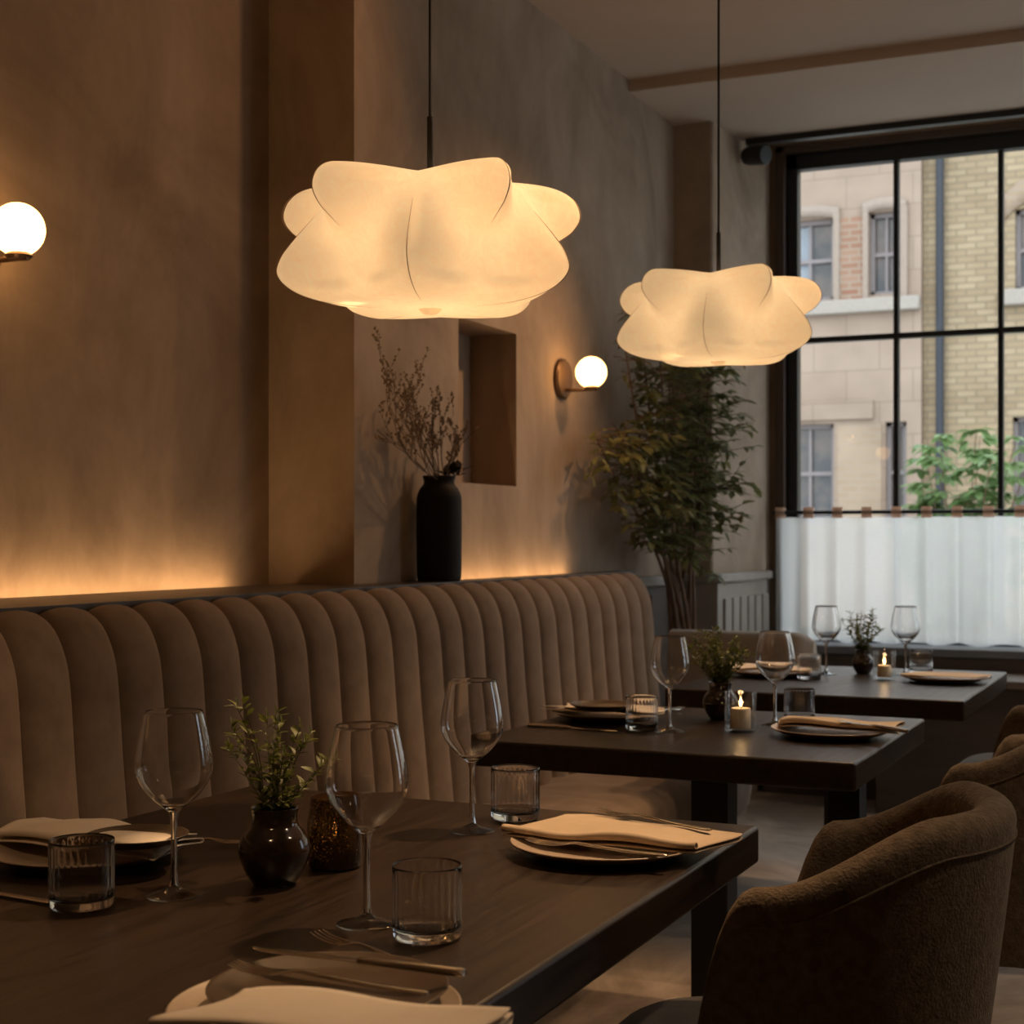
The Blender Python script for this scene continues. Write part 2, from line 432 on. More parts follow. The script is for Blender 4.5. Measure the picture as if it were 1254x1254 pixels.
cm = M(); cm.box(XA - .2, XR + .15, YN - .15, 5.9, ZC, ZC + .15); cm.box(XA - .2, XR + .15, 5.9, 6.87, ZS, ZC + .15); cm.box(XA - .2, XR + .15, 6.87, YWIN + .2, ZP, ZC + .25)
struct(obj('ceiling', cm, CEIL, bevel=.006))

# ------------------------------------------------------------------ window
w1 = bpy.data.objects.new('window_1', None); COL.objects.link(w1); struct(w1)
YG = YWIN + .05
m = M()
m.box(WX0, WX0 + .045, YWIN - .03, YWIN + .12, WZ0, WZ1); m.box(WX1 - .045, WX1, YWIN - .03, YWIN + .12, WZ0, WZ1)
m.box(WX0, WX1, YWIN - .03, YWIN + .12, WZ1 - .035, WZ1)
obj('timber_surround', m, FRAMEWOOD, w1, bevel=.004)
m = M()
fx0, fx1, fz0, fz1 = WX0 + .045, WX1 - .045, WZ0 + .03, WZ1 - .035
m.box(fx0, fx0 + .055, YG - .035, YG + .035, fz0, fz1); m.box(fx1 - .055, fx1, YG - .035, YG + .035, fz0, fz1)
m.box(fx0, fx1, YG - .035, YG + .035, fz1 - .075, fz1); m.box(fx0, fx1, YG - .035, YG + .035, fz0, fz0 + .05)
obj('iron_frame', m, IRON, w1, bevel=.004)
vx = [-1.333 + .474 * k for k in range(8)]
xs = [fx0 + .055] + [x for x in vx if x < fx1 - .2] + [fx1 - .055]
for x in xs[1:-1]:
    obj('mullion', M().box(x - .012, x + .012, YG - .025, YG + .025, fz0 + .05, fz1 - .075), IRON, w1, bevel=.003)
zb = 2.153
obj('transom_bar', M().box(fx0 + .055, fx1 - .055, YG - .022, YG + .022, zb - .013, zb + .013), IRON, w1, bevel=.003)
for i in range(len(xs) - 1):
    for (z0, z1) in ((fz0 + .05, zb - .013), (zb + .013, fz1 - .075)):
        obj('pane', M().box(xs[i] + .012, xs[i+1] - .012, YG - .003, YG + .003, z0, z1), PANE, w1)
obj('sill', M().box(WX0, WX1, 7.04, YWIN + .12, .66, .70), surface('grey_sill_paint', [(.3,(.16,.17,.18)),(.7,(.20,.21,.22))], scale=(8,8,8), rough=.4), w1, bevel=.006)
# cafe curtain on its rod
rod = thing('curtain_rod', 'slim black curtain rod across the middle of the window', 'curtain rod', (WX0 + .01, 7.2, 1.318))
obj('bar', M().tube([(0,0,0),(WX1 - WX0 - .02,0,0)], .0095, 10), BLACKM, rod)
for x in (.03, 2.05, WX1 - WX0 - .05):
    obj('bracket', M().tube([(x,0,-.002),(x,.05,-.002),(x,.10,-.002)], .006, 8), BLACKM, rod)
ct = thing('cafe_curtain', 'sheer white linen cafe curtain covering the lower window', 'curtain', (WX0 + .015, 7.2, .71))
CW, CH = WX1 - WX0 - .03, .585
def cfold(s): 
    return .020 * math.sin(s * 46) + .011 * math.sin(s * 23.7 + 1.3) + .006 * math.sin(s * 91 + .4)
def cf(a, b):
    x = a * CW
    amp = .45 + .55 * (1 - b)
    return (x + .006 * math.sin(x * 46 + 1.2), cfold(x) * amp, b * CH + (.006 * math.sin(x * 31) if b < .02 else 0))
cpart = obj('cloth', M().grid(cf, 620, 14), CURTAIN, ct, fix=False)
obj('hem', M().grid(lambda a, b: (lambda p: (p[0], p[1] - .002, .012 + .052 * b))(cf(a, .05)), 620, 1), CURTAIN, ct, fix=False)
k = 0
xx = .03
while xx < CW - .03:
    obj('tab', M().grid(lambda a, b: (xx - .024 + .048 * a, .0105 * math.cos(2 * PI * b - PI/2), CH + .022 + .026 * math.sin(2 * PI * b - PI/2)), 2, 16, cv=True), TAB, ct, fix=False)
    xx += .137
# ceiling rail and its end bracket
rail = thing('ceiling_rail', 'black rail under the ceiling above the window with a chunky end bracket', 'rail', (-1.94, 6.84, 2.985))
obj('track', M().box(.02, XR + 1.93, -.025, .025, .012, .040), BLACKM, rail, bevel=.003)
m = M().tube([(.02,0,-.035),(.05,-.02,-.04),(.125,-.05,-.05)], [.038,.045,.045], 16)
obj('end_bracket', m, BLACKM, rail, bevel=.004)

# built-in bench below the window, wainscot, ledge
b = thing('window_bench', 'dark brown built-in bench running below the curtained window', 'bench', (0, 6.85, 0))
obj('seat_board', M().box(-1.32, XR - .02, -.20, .19, .565, .60), surface('brown_bench_top', [(.3,(.13,.10,.08)),(.7,(.18,.14,.11))], scale=(3,20,20), rough=.5), b, bevel=.006)
obj('front_panel', M().box(-1.30, XR - .03, -.17, .185, 0.0, .565), surface('brown_bench_front', [(.3,(.05,.035,.025)),(.7,(.075,.054,.04))], scale=(3,20,20), rough=.6), b)
m = M(); m.box(-1.9, XR - .03, 7.045, YWIN, 0, .66)
struct(obj('trim_2', m, PANEL_DARK))
wn = thing('wainscot_panel', 'grey painted wainscot box around the foot of the pilaster', 'wall panel', (-1.93, 6.80, 0))
obj('body', M().box(-.20, 0, -.38, .49, 0, 1.00), PANEL, wn, bevel=.004)
obj('cap', M().box(-.20, .022, -.40, .49, 1.00, 1.04), PANEL, wn, bevel=.008)
for k in range(6):
    y = -.30 + .125 * k
    obj('batten', M().box(0, .012, y, y + .098, .10, .93), PANEL, wn, bevel=.003)
wn2 = thing('dado_panel', 'brown wooden dado panel on the wall behind the indoor tree', 'wall panel', (-2.125, 6.0, 0))
obj('board', M().box(-.02, .018, -.42, .38, 0, .995), PANEL_DARK, wn2, bevel=.004)
obj('cap', M().box(-.02, .035, -.42, .38, .995, 1.035), PANEL, wn2, bevel=.006)

ledge = thing('display_ledge', 'long dark wooden ledge along the wall behind the banquette', 'ledge', (-2.0, 3.0, 0))
m = M(); m.box(XA + .085 + 2.0, 0, YN - 3.0, YB - .01 - 3, 1.035, 1.07); m.box(-.148, 0, YB - .01 - 3, 4.13 - 3, 1.035, 1.07); m.box(-.088, 0, 4.13 - 3, 5.56 - 3, 1.035, 1.07)
obj('board', m, WALNUT_X, ledge)
m = M(); m.box(-.03, -.006, YN - 3.0, 5.5 - 3, .2, 1.035)
obj('back_board', m, PANEL_DARK, ledge)
led = tag(obj('led_strip', M().box(-2.395, -2.365, YN + .1, YB - .20, 1.040, 1.046), LED), 'hidden warm light strip glowing behind the ledge in the alcove', 'light strip')
led2 = tag(obj('led_strip', M().box(-2.120, -2.100, 4.20, 5.22, 1.040, 1.046), LED), 'hidden warm light strip glowing behind the ledge below the niche', 'light strip')

# ------------------------------------------------------------------ banquette
bq = thing('banquette', 'long taupe velvet banquette with tall vertical channel back', 'banquette', (-1.9, 3.0, 0))
y0, y1 = .2 - 3.0, 5.49 - 3.0
CHW = .135
NC = int(round((y1 - y0) / CHW)); CHW = (y1 - y0) / NC
prof = cat([(.035,.38),(.02,.55),(.0,.75),(-.012,.90),(-.022,.965),(-.045,1.015),(-.075,1.04),(-.098,1.035)], 6)
def back(a, b):
    y = y0 + a * (y1 - y0)
    ph = (a * NC) % 1.0
    puff = math.sqrt(max(0, 1 - (2 * ph - 1) ** 2 * .985)) * .026
    px, pz = prof[min(len(prof) - 1, int(round(b * (len(prof) - 1))))]
    i = min(len(prof) - 2, max(1, int(round(b * (len(prof) - 1)))))
    tx, tz = prof[i+1][0] - prof[i-1][0], prof[i+1][1] - prof[i-1][1]
    l = math.hypot(tx, tz); nx_, nz_ = tz / l, -tx / l
    if nx_ < 0 and nz_ < 0: nx_, nz_ = -nx_, -nz_
    e = 1 - sstep(y1 - .055, y1, y) 
    end = (1 - (1 - math.sqrt(max(0, e))) * 1.0)
    q = puff - (1 - end) * .06
    return (px + nx_ * q, y, pz + nz_ * q - (1 - end) * .03 * sstep(.8, 1.05, pz))
bk = M().grid(back, NC * 14, len(prof) - 1)
bk.quad((-.094, y1, .38), (.03, y1, .38), (-.01, y1, .98), (-.094, y1, 1.0))
obj('backrest', bk, VELVET, bq, fix=False, sharp=70)
# seat: one long cushion with soft front roll, on a recessed plinth
sp = cat([(.02,.44),(.12,.452),(.30,.456),(.40,.448),(.445,.425),(.46,.385),(.455,.30),(.44,.255),(.40,.24),(.02,.24)], 5)
ye = 5.28 - 3.0
def seat(a, b):
    y = y0 + a * (ye - y0)
    px, pz = sp[min(len(sp) - 1, int(round(b * (len(sp) - 1))))]
    e = math.sqrt(max(0, 1 - sstep(ye - .10, ye, y) ** 2 * .999))
    wob = .004 * math.sin(y * 23 + px * 14) + .003 * math.sin(y * 51 + 2 * px) if pz > .40 else 0
    c = .345
    return (px - (1 - e) * .10 * sstep(.1, .46, px), y, c + (pz - c) * (.35 + .65 * e) + wob)
sm = M().grid(seat, 150, len(sp) - 1)
sm.f.append(tuple(range(150 * len(sp), 151 * len(sp))))
obj('seat_cushion', sm, VELVET, bq, fix=True)
obj('plinth', M().box(-.09, .30, y0, ye - .12, 0, .25), DARKWOOD, bq)
rb = thing('bench_back', 'low beige upholstered bench back by the foot of the indoor tree', 'bench', (-1.66, 5.80, 0))
def rr(a, b):     # rounded slab: long in x, its end towards the room rounded
    x = -.27 + .57 * a
    e = math.sqrt(max(0.0, 1 - sstep(.20, .30, x) ** 2 * .995))
    ang = b * 2 * PI
    ex = .55
    cy = math.copysign(abs(math.cos(ang)) ** ex, math.cos(ang)); cz = math.copysign(abs(math.sin(ang)) ** ex, math.sin(ang))
    return (x, .075 * cy * (.4 + .6 * e), .58 + .255 * cz * (.86 + .14 * e))
rm = M().grid(rr, 40, 32, cv=True)
rm.f.append(tuple(range(0, 32))); rm.f.append(tuple(range(40 * 32, 41 * 32)))
obj('cushion', rm, fabric('beige_velvet', [(.3,(.36,.30,.24)),(.7,(.44,.37,.30))], (260,260,260), .25, .001), rb)
obj('base', M().box(-.26, -.12, -.06, .06, 0, .36), DARKWOOD, rb)

# ------------------------------------------------------------------ tables
def table(x0, x1, ya, yb, label, legs, grp='dark walnut dining tables'):
    cx, cy = (x0 + x1) / 2, (ya + yb) / 2
    t = thing('dining_table', label, 'table', (cx, cy, 0), 0, grp)
    hx, hy = (x1 - x0) / 2, (yb - ya) / 2
    obj('tabletop', M().box(-hx, hx, -hy, hy, .692, .75), WALNUT, t, bevel=.006, seg=3)
    for (lx, ly) in legs:
        lx -= cx; ly -= cy
        l = obj('leg', M().box(lx - .04, lx + .04, ly - .04, ly + .04, .012, .692), BLACKM, t, bevel=.004)
        obj('foot_plate', M().box(lx - .10, lx + .10, ly - .10, ly + .10, 0, .012), BLACKM, l, bevel=.003)
    return t
XT = -.635
table(-1.58, XT, .93, 2.335, 'dark walnut dining table in front, laid with three wine glasses and a spotted candle cup', [(-1.1, 1.15), (-1.15, 2.0)])
table(-1.49, XT, 3.056, 3.88, 'dark walnut dining table in the middle, with a cream candle in clear glass', [(-.955, 3.15), (-.79, 3.70)])
table(-1.47, -.605, 4.34, 5.34, 'dark walnut dining table beside the curtained window', [(-.98, 4.5), (-1.105, 5.1)])

# ------------------------------------------------------------------ chairs
def chair_proto(label):
    t = thing('tub_chair', label, 'chair', (0,0,0), 0, 'brown tub chairs')
    PM = math.radians(118)
    def plan(ph):
        c, s_ = math.cos(ph), math.sin(ph)
        return ((.275 if c > 0 else .34) * c, .295 * s_)
    def hrim(ph):
        d = abs(math.degrees(ph))
        return .835 - .090 * sstep(36, 96, d) - .27 * sstep(94, 121, d) ** 1.25
    NS = 40
    def shell(a, b):
        ph = -PM + 2 * PM * a
        x, y = plan(ph)
        e = 1e-3
        xa, ya_ = plan(ph - e); xb, yb_ = plan(ph + e)
        tx, ty = xb - xa, yb_ - ya_; l = math.hypot(tx, ty); nx_, ny_ = ty / l, -tx / l
        h = hrim(ph)
        ed = min(1.0, (PM - abs(ph)) / math.radians(8))
        th = .062 * math.sqrt(max(.0004, 1 - (1 - ed) ** 2))
        zb = .34
        # ring: outer up, rim, inner down, bottom
        if b < .38:
            z = zb + (h - .03 - zb) * (b / .38); off = 0
        elif b < .62:
            ang = (b - .38) / .24 * PI
            off = -th / 2 + th / 2 * math.cos(ang); z = h - .03 + .032 * math.sin(ang)
        else:
            z = h - .03 + (zb - h + .03) * ((b - .62) / .38); off = -th
        k = 1 - .23 * ((.83 - z) / .5) ** 1.15 if z < .83 else 1
        return (x * k + nx_ * off, y * k + ny_ * off, z)
    m = M().grid(shell, 84, 44, cv=False)
    n = 45
    m.f.append(tuple(range(0, n))); m.f.append(tuple(range(84 * n, 85 * n)))
    for i in range(84):
        m.f.append((i * n, i * n + 44, (i + 1) * n + 44, (i + 1) * n))
    obj('shell', m, BOUCLE, t, sharp=60)
    line = []
    for i in range(81):
        ph = -PM * .97 + 2 * PM * .97 * i / 80
        x, y = plan(ph); z = hrim(ph) - .045
        k = 1 - .23 * (max(0, .83 - z) / .5) ** 1.15
        xa, ya_ = plan(ph - 1e-3); xb, yb_ = plan(ph + 1e-3); tx, ty = xb - xa, yb_ - ya_; l = math.hypot(tx, ty)
        line.append((x * k + ty / l * .0008, y * k - tx / l * .0008, z))
    obj('piping', M().tube(line, .0018, 6), BOUCLE, t)
    # seat cushion, longer towards the table
    def sq(a, b):
        ang = 2 * PI * a
        c, s_ = math.cos(ang), math.sin(ang)
        ex = .62
        px = math.copysign(abs(c) ** ex, c); py = math.copysign(abs(s_) ** ex, s_)
        rx = .19 if px > 0 else .32
        th = b * PI
        r = abs(math.sin(th)) ** .35
        return (px * rx * r - .0, py * .215 * r, .42 + .06 * -math.copysign(abs(math.cos(th)) ** .6, math.cos(th)))
    obj('seat_cushion', M().grid(sq, 48, 18, cu=True), CUSHION_GREY, t)
    obj('seat_frame', M().box(-.22, .15, -.17, .17, .325, .365), DARKWOOD, t, bevel=.01)
    for (sx, sy) in ((1,1),(1,-1),(-1,1),(-1,-1)):
        tx_, ty_ = (.135 if sx > 0 else -.19), .155 * sy
        obj('leg', M().tube([(tx_, ty_, .35), (tx_ + sx * .075, ty_ + sy * .045, 0)], [.024, .013], 14), DARKWOOD, t)
    return t
c1 = chair_proto('brown boucle tub chair pulled up to the front table by the single plate')
c1.location = (-.51, 2.19, 0); c1.rotation_euler = (0, 0, math.radians(1))
dup(c1, (-.40, 3.42, 0), math.radians(-5), 'brown boucle tub chair at the middle table, its seat showing beside the table corner')
dup(c1, (-.42, 4.58, 0), math.radians(-3), 'brown boucle tub chair at the window table, closer to the middle table')
dup(c1, (-.43, 5.24, 0), math.radians(-2), 'brown boucle tub chair at the table by the window, close to the window bench')

# ------------------------------------------------------------------ pendants and sconces
LOBES = 5
PA = [(0,-.475),(.38,-.465),(.56,-.43),(.64,-.33),(.665,-.19),(.72,-.05),(.84,.05),(.95,.14),(1.0,.25),(.955,.37),(.83,.445),(.62,.45),(.38,.39),(.12,.33)]
PB = [(0,-.475),(.42,-.475),(.68,-.452),(.88,-.385),(.985,-.275),(.965,-.15),(.885,-.02),(.79,.11),(.70,.23),(.645,.33),(.56,.395),(.44,.40),(.28,.37),(.12,.33)]
PAc, PBc = cat(PA, 8), cat(PB, 8)
R0 = .2475
UPA = [-103, -45, 28, 98, 172]; LOA = [-78, -8, 60, 135, 212]      # rib angles, seen from the room
RIBS = sorted([(math.radians(a_), 0) for a_ in UPA] + [(math.radians(a_), 1) for a_ in LOA])
def rib_f(th):
    th = (th + math.radians(103)) % (2 * PI) - math.radians(103)
    rs = RIBS + [(RIBS[0][0] + 2 * PI, RIBS[0][1])]
    for (a0, k0), (a1, k1) in zip(rs, rs[1:]):
        if a0 - 1e-9 <= th <= a1 + 1e-9:
            q = (th - a0) / (a1 - a0)
            q = .70 * q + .30 * (q * q * (3 - 2 * q))
            return k0 + (k1 - k0) * q
    return 0
def shade_pt(th, t):
    i = min(len(PAc) - 1, int(round(t * (len(PAc) - 1))))
    ra, za = PAc[i]; rb_, zb_ = PBc[i]
    f = rib_f(th)                # 1 on a lower rib, 0 on an upper one
    r = ra * (1 - f) + rb_ * f; z = za * (1 - f) + zb_ * f
    r *= 1 - .15 * (4 * f * (1 - f)) * sstep(-.46, -.30, z) * (1 - .7 * sstep(.30, .42, z))   # the membrane sags between ribs
    return (R0 * r * math.cos(th), R0 * r * math.sin(th), R0 * z * .88)
def pendant(label, loc, rz):
    t = thing('pendant_lamp', label, 'pendant lamp', loc, rz, 'cocoon pendant lamps')
    NT = len(PAc) - 1
    s_ = obj('lamp_shade', M().grid(lambda a, b: shade_pt(2 * PI * a, b), 240, NT, cu=True), SHADE, t, sharp=180)
    for k in range(LOBES):
        th = math.radians(LOA[k])
        pts = [shade_pt(th, q) for q in [.06 + .52 * i / 60 for i in range(61)]]
        obj('seam', M().tube([(p[0] * 1.001, p[1] * 1.001, p[2]) for p in pts], [.0008 * math.sin(PI * i / 60) ** .6 for i in range(61)], 5), RIBM, t)
        th = math.radians(UPA[k])
        pts = [shade_pt(th, q) for q in [.42 + .36 * i / 60 for i in range(61)]]
        obj('seam', M().tube([(p[0] * 1.001, p[1] * 1.001, p[2]) for p in pts], [.0008 * math.sin(PI * i / 60) ** .6 for i in range(61)], 5), RIBM, t)
    top = ZC - loc[2]
    obj('cord', M().tube([(0,0,.20),(0,0,top)], .0028, 8), CORD, t)
    obj('sleeve', M().tube([(0,0,.07),(0,0,.105),(0,0,.11),(0,0,.205)], [.0035,.0035,.0055,.0055], 10), BLACKM, t)
    obj('ceiling_rose', M().lathe([(0,top-.03),(.045,top-.03),(.05,top-.025),(.05,top),(0,top)], 24), BLACKM, t)
    obj('finial', M().lathe([(.02,-.1025),(.016,-.107),(.011,-.111),(0,-.113)], 20), SHADE, t)
    obj('bulb', M().blob((0,0,.02), .03, 12, 8), glow('bulb_glow', (1,.6,.27), 3), t)
    L = bpy.data.lights.new('pendant_bulb_light', 'POINT'); L.energy = .95; L.color = (1,.82,.58); L.shadow_soft_size = .05
    lo = bpy.data.objects.new('pendant_bulb_light', L); COL.objects.link(lo); lo.parent = t; lo.location = (.0, 0, .03)
    return t
def towards(loc): return math.atan2(-loc[1], -loc[0])
def ray(u, v, d):
    a = (u - 627) / F
    return (d * (-SY + a * CY), d * (CY + a * SY), EYE + (HOR - v) / F * d)
p1 = ray(527, 300, 2.45); p2 = ray(880, 390, 3.66)
pendant('larger looking glowing cocoon pendant hanging over the front table', p1, towards(p1))
pendant('glowing cocoon pendant over the middle table, in front of the window', p2, towards(p2))

def sconce(label, y, z, xw):
    t = thing('wall_sconce', label, 'wall lamp', (xw, y, z), 0, 'globe wall lamps')
    obj('back_plate', M().lathe([(0,0),(.072,0),(.074,.004),(.074,.012),(.068,.018),(0,.018)], 32).xf(Matrix.Translation((0,0,-.02)) @ Matrix.Rotation(PI/2, 4, 'Y')), BRASS, t)
    obj('arm', M().tube([(.0,0,-.058),(.05,0,-.062),(.10,0,-.062),(.145,0,-.062)], .006, 10), BRASS, t)
    obj('cup', M().lathe([(0,-.064),(.022,-.064),(.030,-.056),(.024,-.050),(0,-.050)], 24, (.12,0,0)), BRASS, t)
    obj('globe', M().blob((.118,0,.0), .057, 32, 20), GLOBE, t)
    return t
s1 = sconce('round glowing globe wall lamp on the alcove wall, cut by the picture edge', 2.62, 1.80, XA)
a = (22 - 627) / F
X = XA + .118; d = X / (-SY + a * CY)
s1.location = (XA, d * (CY + a * SY), EYE + (658 - 281) / F * d)
a = (724 - 627) / F
X = XW + .118; d = X / (-SY + a * CY)
sconce('round glowing globe wall lamp on the wall between niche and indoor tree', d * (CY + a * SY), EYE + (658 - 456) / F * d, XW)

# ------------------------------------------------------------------ tall vase with dried branches
rnd = random.Random(5)
VB = (-2.07, 4.04, 1.07)
tv = thing('tall_vase', 'tall matt black vase standing on the ledge below the niche', 'vase', VB)
vp = cat([(0,0),(.055,0),(.064,.006),(.0665,.03),(.0675,.12),(.0675,.22),(.066,.250),(.058,.272),(.048,.285),(.0455,.296),(.049,.309),(.0475,.312),(.041,.306),(.040,.29),(.05,.26),(.05,.05),(0,.04)], 4)
obj('body', M().lathe(vp, 48), MATTBLACK, tv)
db = thing('dried_branches', 'dried twiggy branches with small buds standing in the tall black vase', 'dried branches', (VB[0], VB[1], VB[2] + .06))
tw, bd = M(), M()
def twig(pts, d, L, r, depth):
    pts = [tuple(p) for p in pts]; q = Vector(pts[-1]); dd = Vector(d).normalized()
    n = 7; k0 = len(pts) - 1
    for i in range(n):
        dd = (dd + Vector((rnd.uniform(-.10,.10), rnd.uniform(-.18,.18), rnd.uniform(-.12,.10)))).normalized()
        q = q + dd * (L / n)
        if VB[0] + q.x < -2.125: q.x = -2.125 - VB[0]
        pts.append(tuple(q))
    N = len(pts)
    tw.tube(pts, [r * (1 - .6 * i / N) for i in range(N)], 4)
    for i in range(k0 + (2 if depth else 3), N):
        if depth > 0 and rnd.random() < .62:
            side = Vector((rnd.uniform(-.25,.35), rnd.uniform(-1,1), rnd.uniform(.1,.8)))
            twig([pts[i]], dd * .7 + side * .8, L * rnd.uniform(.28,.45), r * .55, depth - 1)
        if depth < 2 and rnd.random() < .75:
            bd.blob((pts[i][0] + rnd.uniform(-.004,.004), pts[i][1] + rnd.uniform(-.005,.005), pts[i][2] + .003), (rnd.uniform(.002,.0042),) * 3, 5, 4)
for (dy, dz, L) in ((-1.9,.72,.50),(-1.4,.85,.40),(-.75,1,.25),(-2.6,.62,.52),(-2.2,1.0,.46),(-1.7,1.1,.40),(-.45,1,.21),(-.12,1,.17),(.30,1,.18),(.55,.9,.19),(.8,.75,.18),(-2.2,.8,.36),(-.9,1,.26),(-1.4,1,.32),(-2.4,.6,.34)):
    my = max(-.024, min(.024, dy * .018)); mx_ = rnd.uniform(-.008,.022)
    twig([(rnd.uniform(-.01,.01), -my * .6, .0), (mx_, my, .235)], (rnd.uniform(-.02,.14), dy * .72, dz), L * .86, .0021, 2)
obj('twigs', tw, TWIG, db); obj('buds', bd, BUD, db)
sd = M()
for k in range(16):
    sd.leaf((.015 + rnd.uniform(-.01,.02), .05 + rnd.uniform(-.02,.03), .262 + rnd.uniform(-.012,.01)), (rnd.uniform(-.6,.8), rnd.uniform(-.5,1.2), rnd.uniform(.2,1)), (0,0,1), .05, .026)
obj('seed_head', sd, SEED, db)

# ------------------------------------------------------------------ indoor tree
rnd = random.Random(11)
TB = (-1.985, 6.10, 0.0)
tr = thing('indoor_tree', 'tall leafy indoor tree with thin bare stems in the window corner', 'tree', TB)
obj('pot', M().lathe([(0,0),(.075,0),(.08,.01),(.098,.27),(.10,.29),(.09,.29),(.085,.26),(0,.255)], 32), POT, tr)
stm, lf = M(), M()
def inside(x, y, z=0):
    X, Y = TB[0] + x, TB[1] + y
    if X < -2.065: return False
    if Y > 6.33 and X < -1.90: return False
    if Y < 5.45 and z > 1.62: return False
    return True
def leafspray(p, dirv, n):
    q = Vector(p); d0 = Vector(dirv).normalized(); pts = [tuple(q)]
    for i in range(n):
        d0 = (d0 + Vector((rnd.uniform(-.16,.16), rnd.uniform(-.16,.16), rnd.uniform(-.26,.08)))).normalized()
        q = q + d0 * .036
        if not inside(q.x, q.y, q.z): break
        pts.append(tuple(q))
        for sgn in (-1, 1):
            if rnd.random() < .60:
                sd_ = d0.cross(Vector((0,0,1)))
                ld = d0 * .6 + sd_ * sgn * .8 + Vector((rnd.uniform(-.3,.3), rnd.uniform(-.3,.3), rnd.uniform(-.55,.25)))
                ln = rnd.uniform(.05,.085)
                e = q + ld.normalized() * ln
                if inside(e.x, e.y, e.z): lf.leaf(q, ld, (rnd.uniform(-.4,.4), rnd.uniform(-.4,.4), 1), ln, ln * .36)
    if len(pts) > 1:
        stm.tube(pts, .0016, 4)
        if inside(q.x, q.y, q.z): lf.leaf(pts[-1], d0, (0,0,1), .06, .022)
ends = [(-.05,-.86,1.56),(-.04,-.60,1.95),(-.04,-.42,2.06),(.0,-.16,2.10),(.08,.0,2.04),(.10,.06,1.94),(.12,-.12,1.98),(.06,-.50,2.04),(.0,-.78,1.60),(.12,.02,1.70),(-.02,-.65,1.62),(.04,-.3,1.85)]
for (ex, ey, ez) in ends:
    b0 = (rnd.uniform(-.035,.035), rnd.uniform(-.05,.03), .26)
    k1 = (b0[0] * 1.3 + ex * .08, b0[1] + ey * .05, .80)
    k2 = (ex * .40, ey * .38, 1.18)
    k3 = (ex * .78, ey * .75, 1.18 + (ez - 1.18) * .55)
    ln = cat([b0, k1, k2, k3, (ex, ey, ez)], 7)
    stm.tube(ln, [.0095 * (1 - .75 * i / len(ln)) for i in range(len(ln))], 6)
    for i in range(13, len(ln)):
        for q in range(3 if i > 16 else 1):
            aa = rnd.uniform(0, 2 * PI)
            leafspray(ln[i], (math.cos(aa) * 1.1, math.sin(aa) * 1.1, rnd.uniform(-.1,.7)), rnd.choice((3,3,4,5,6)))
for (z, ey, ex) in ((1.18,-.55,-.06),(1.24,-.62,-.04),(1.3,.02,.16),(1.2,-.35,.05),(1.4,.04,.18)):
    ln = cat([(0,-.03,.98),(ex * .4, ey * .4, z * .97), (ex, ey, z)], 8)
    stm.tube(ln, .003, 5)
    for i in range(8, len(ln)): leafspray(ln[i], (rnd.uniform(-.5,1), rnd.uniform(-1,.4), .2), 3)
obj('stems', stm, BARK, tr); obj('foliage', lf, LEAF_TREE, tr, fix=False)

# ------------------------------------------------------------------ tableware
ZT = .75
def P(u, v, z=ZT): 
    x, y = at(u, v, z); return (x, y, z)
def wine_proto(label):
    t = thing('wine_glass', label, 'wine glass', (0,0,0), 0, 'stemmed wine glasses')
    foot = [(0,0),(.0315,0),(.0342,.0012),(.0340,.0024),(.024,.0050),(.012,.0082),(.0065,.0125)]
    obj('foot', M().lathe(cat(foot, 3), 48), GLASS, t)
    stem = [(.0065,.0125),(.0046,.022),(.0040,.040),(.0038,.070),(.0042,.094),(.0068,.106)]
    obj('stem', M().lathe(cat(stem, 4), 24), GLASS, t)
    bowl = cat([(.0068,.106),(.0150,.1125),(.0285,.124),(.0405,.139),(.0470,.153),(.0484,.163),(.0474,.176),(.0440,.197),(.0362,.2318)], 6)
    inn = cat([(.0354,.2318),(.0432,.197),(.0466,.176),(.0476,.163),(.0462,.1532),(.0398,.1396),(.0279,.1250),(.0140,.1136),(0,.1095)], 6)
    obj('bowl', M().lathe(bowl + [(.0358,.2322)] + inn, 64), GLASS, t)
    return t
def tumbler_proto(label):
    t = thing('tumbler', label, 'tumbler', (0,0,0), 0, 'fluted water tumblers')
    out = [(0,0),(.032,0),(.036,.0015),(.0385,.006),(.0393,.012),(.0393,.080),(.0391,.0824),(.0385,.0830),(.0379,.0824)]
    inn = [(.0376,.080),(.0372,.076)] + [(.0368, .074 - .0075 * k) for k in range(8)] + [(.0362,.017),(.034,.0130),(.028,.0115),(0,.0105)]
    def rf(r, z, a):
        return r + (.0005 * abs(math.cos(14 * a)) if r < .0370 and .014 < z < .075 else 0)
    obj('glass_body', M().lathe(out + inn, 168, rfun=rf), GLASS, t, sharp=75)
    return t
W = wine_proto('stemmed wine glass on the front table beside the cream napkin plate')
W.location = P(213, 1097)
wl_ = [(449,1132,1,'stemmed wine glass on the front table, behind the fluted tumbler near the long knife'),
      (578,1018,1,'stemmed wine glass on the far edge of the front table near its single plate'),
      (820,896,.95,'stemmed wine glass on the middle table between napkin and small plant'),
      (949,889,.97,'stemmed wine glass on the middle table behind the stoneware plate'),
      (1012,826,.97,'stemmed wine glass on the window table beside the bench back'),
      (1109,827,.97,'stemmed wine glass on the window table against the curtain, by the candle')]
for (u, v, s_, lb) in wl_:
    dup(W, P(u, v), rnd.uniform(0, 6), lb, scale=(s_,) * 3)
T = tumbler_proto('fluted water tumbler on the front table in front of the cream napkin')
T.location = P(100, 1111)
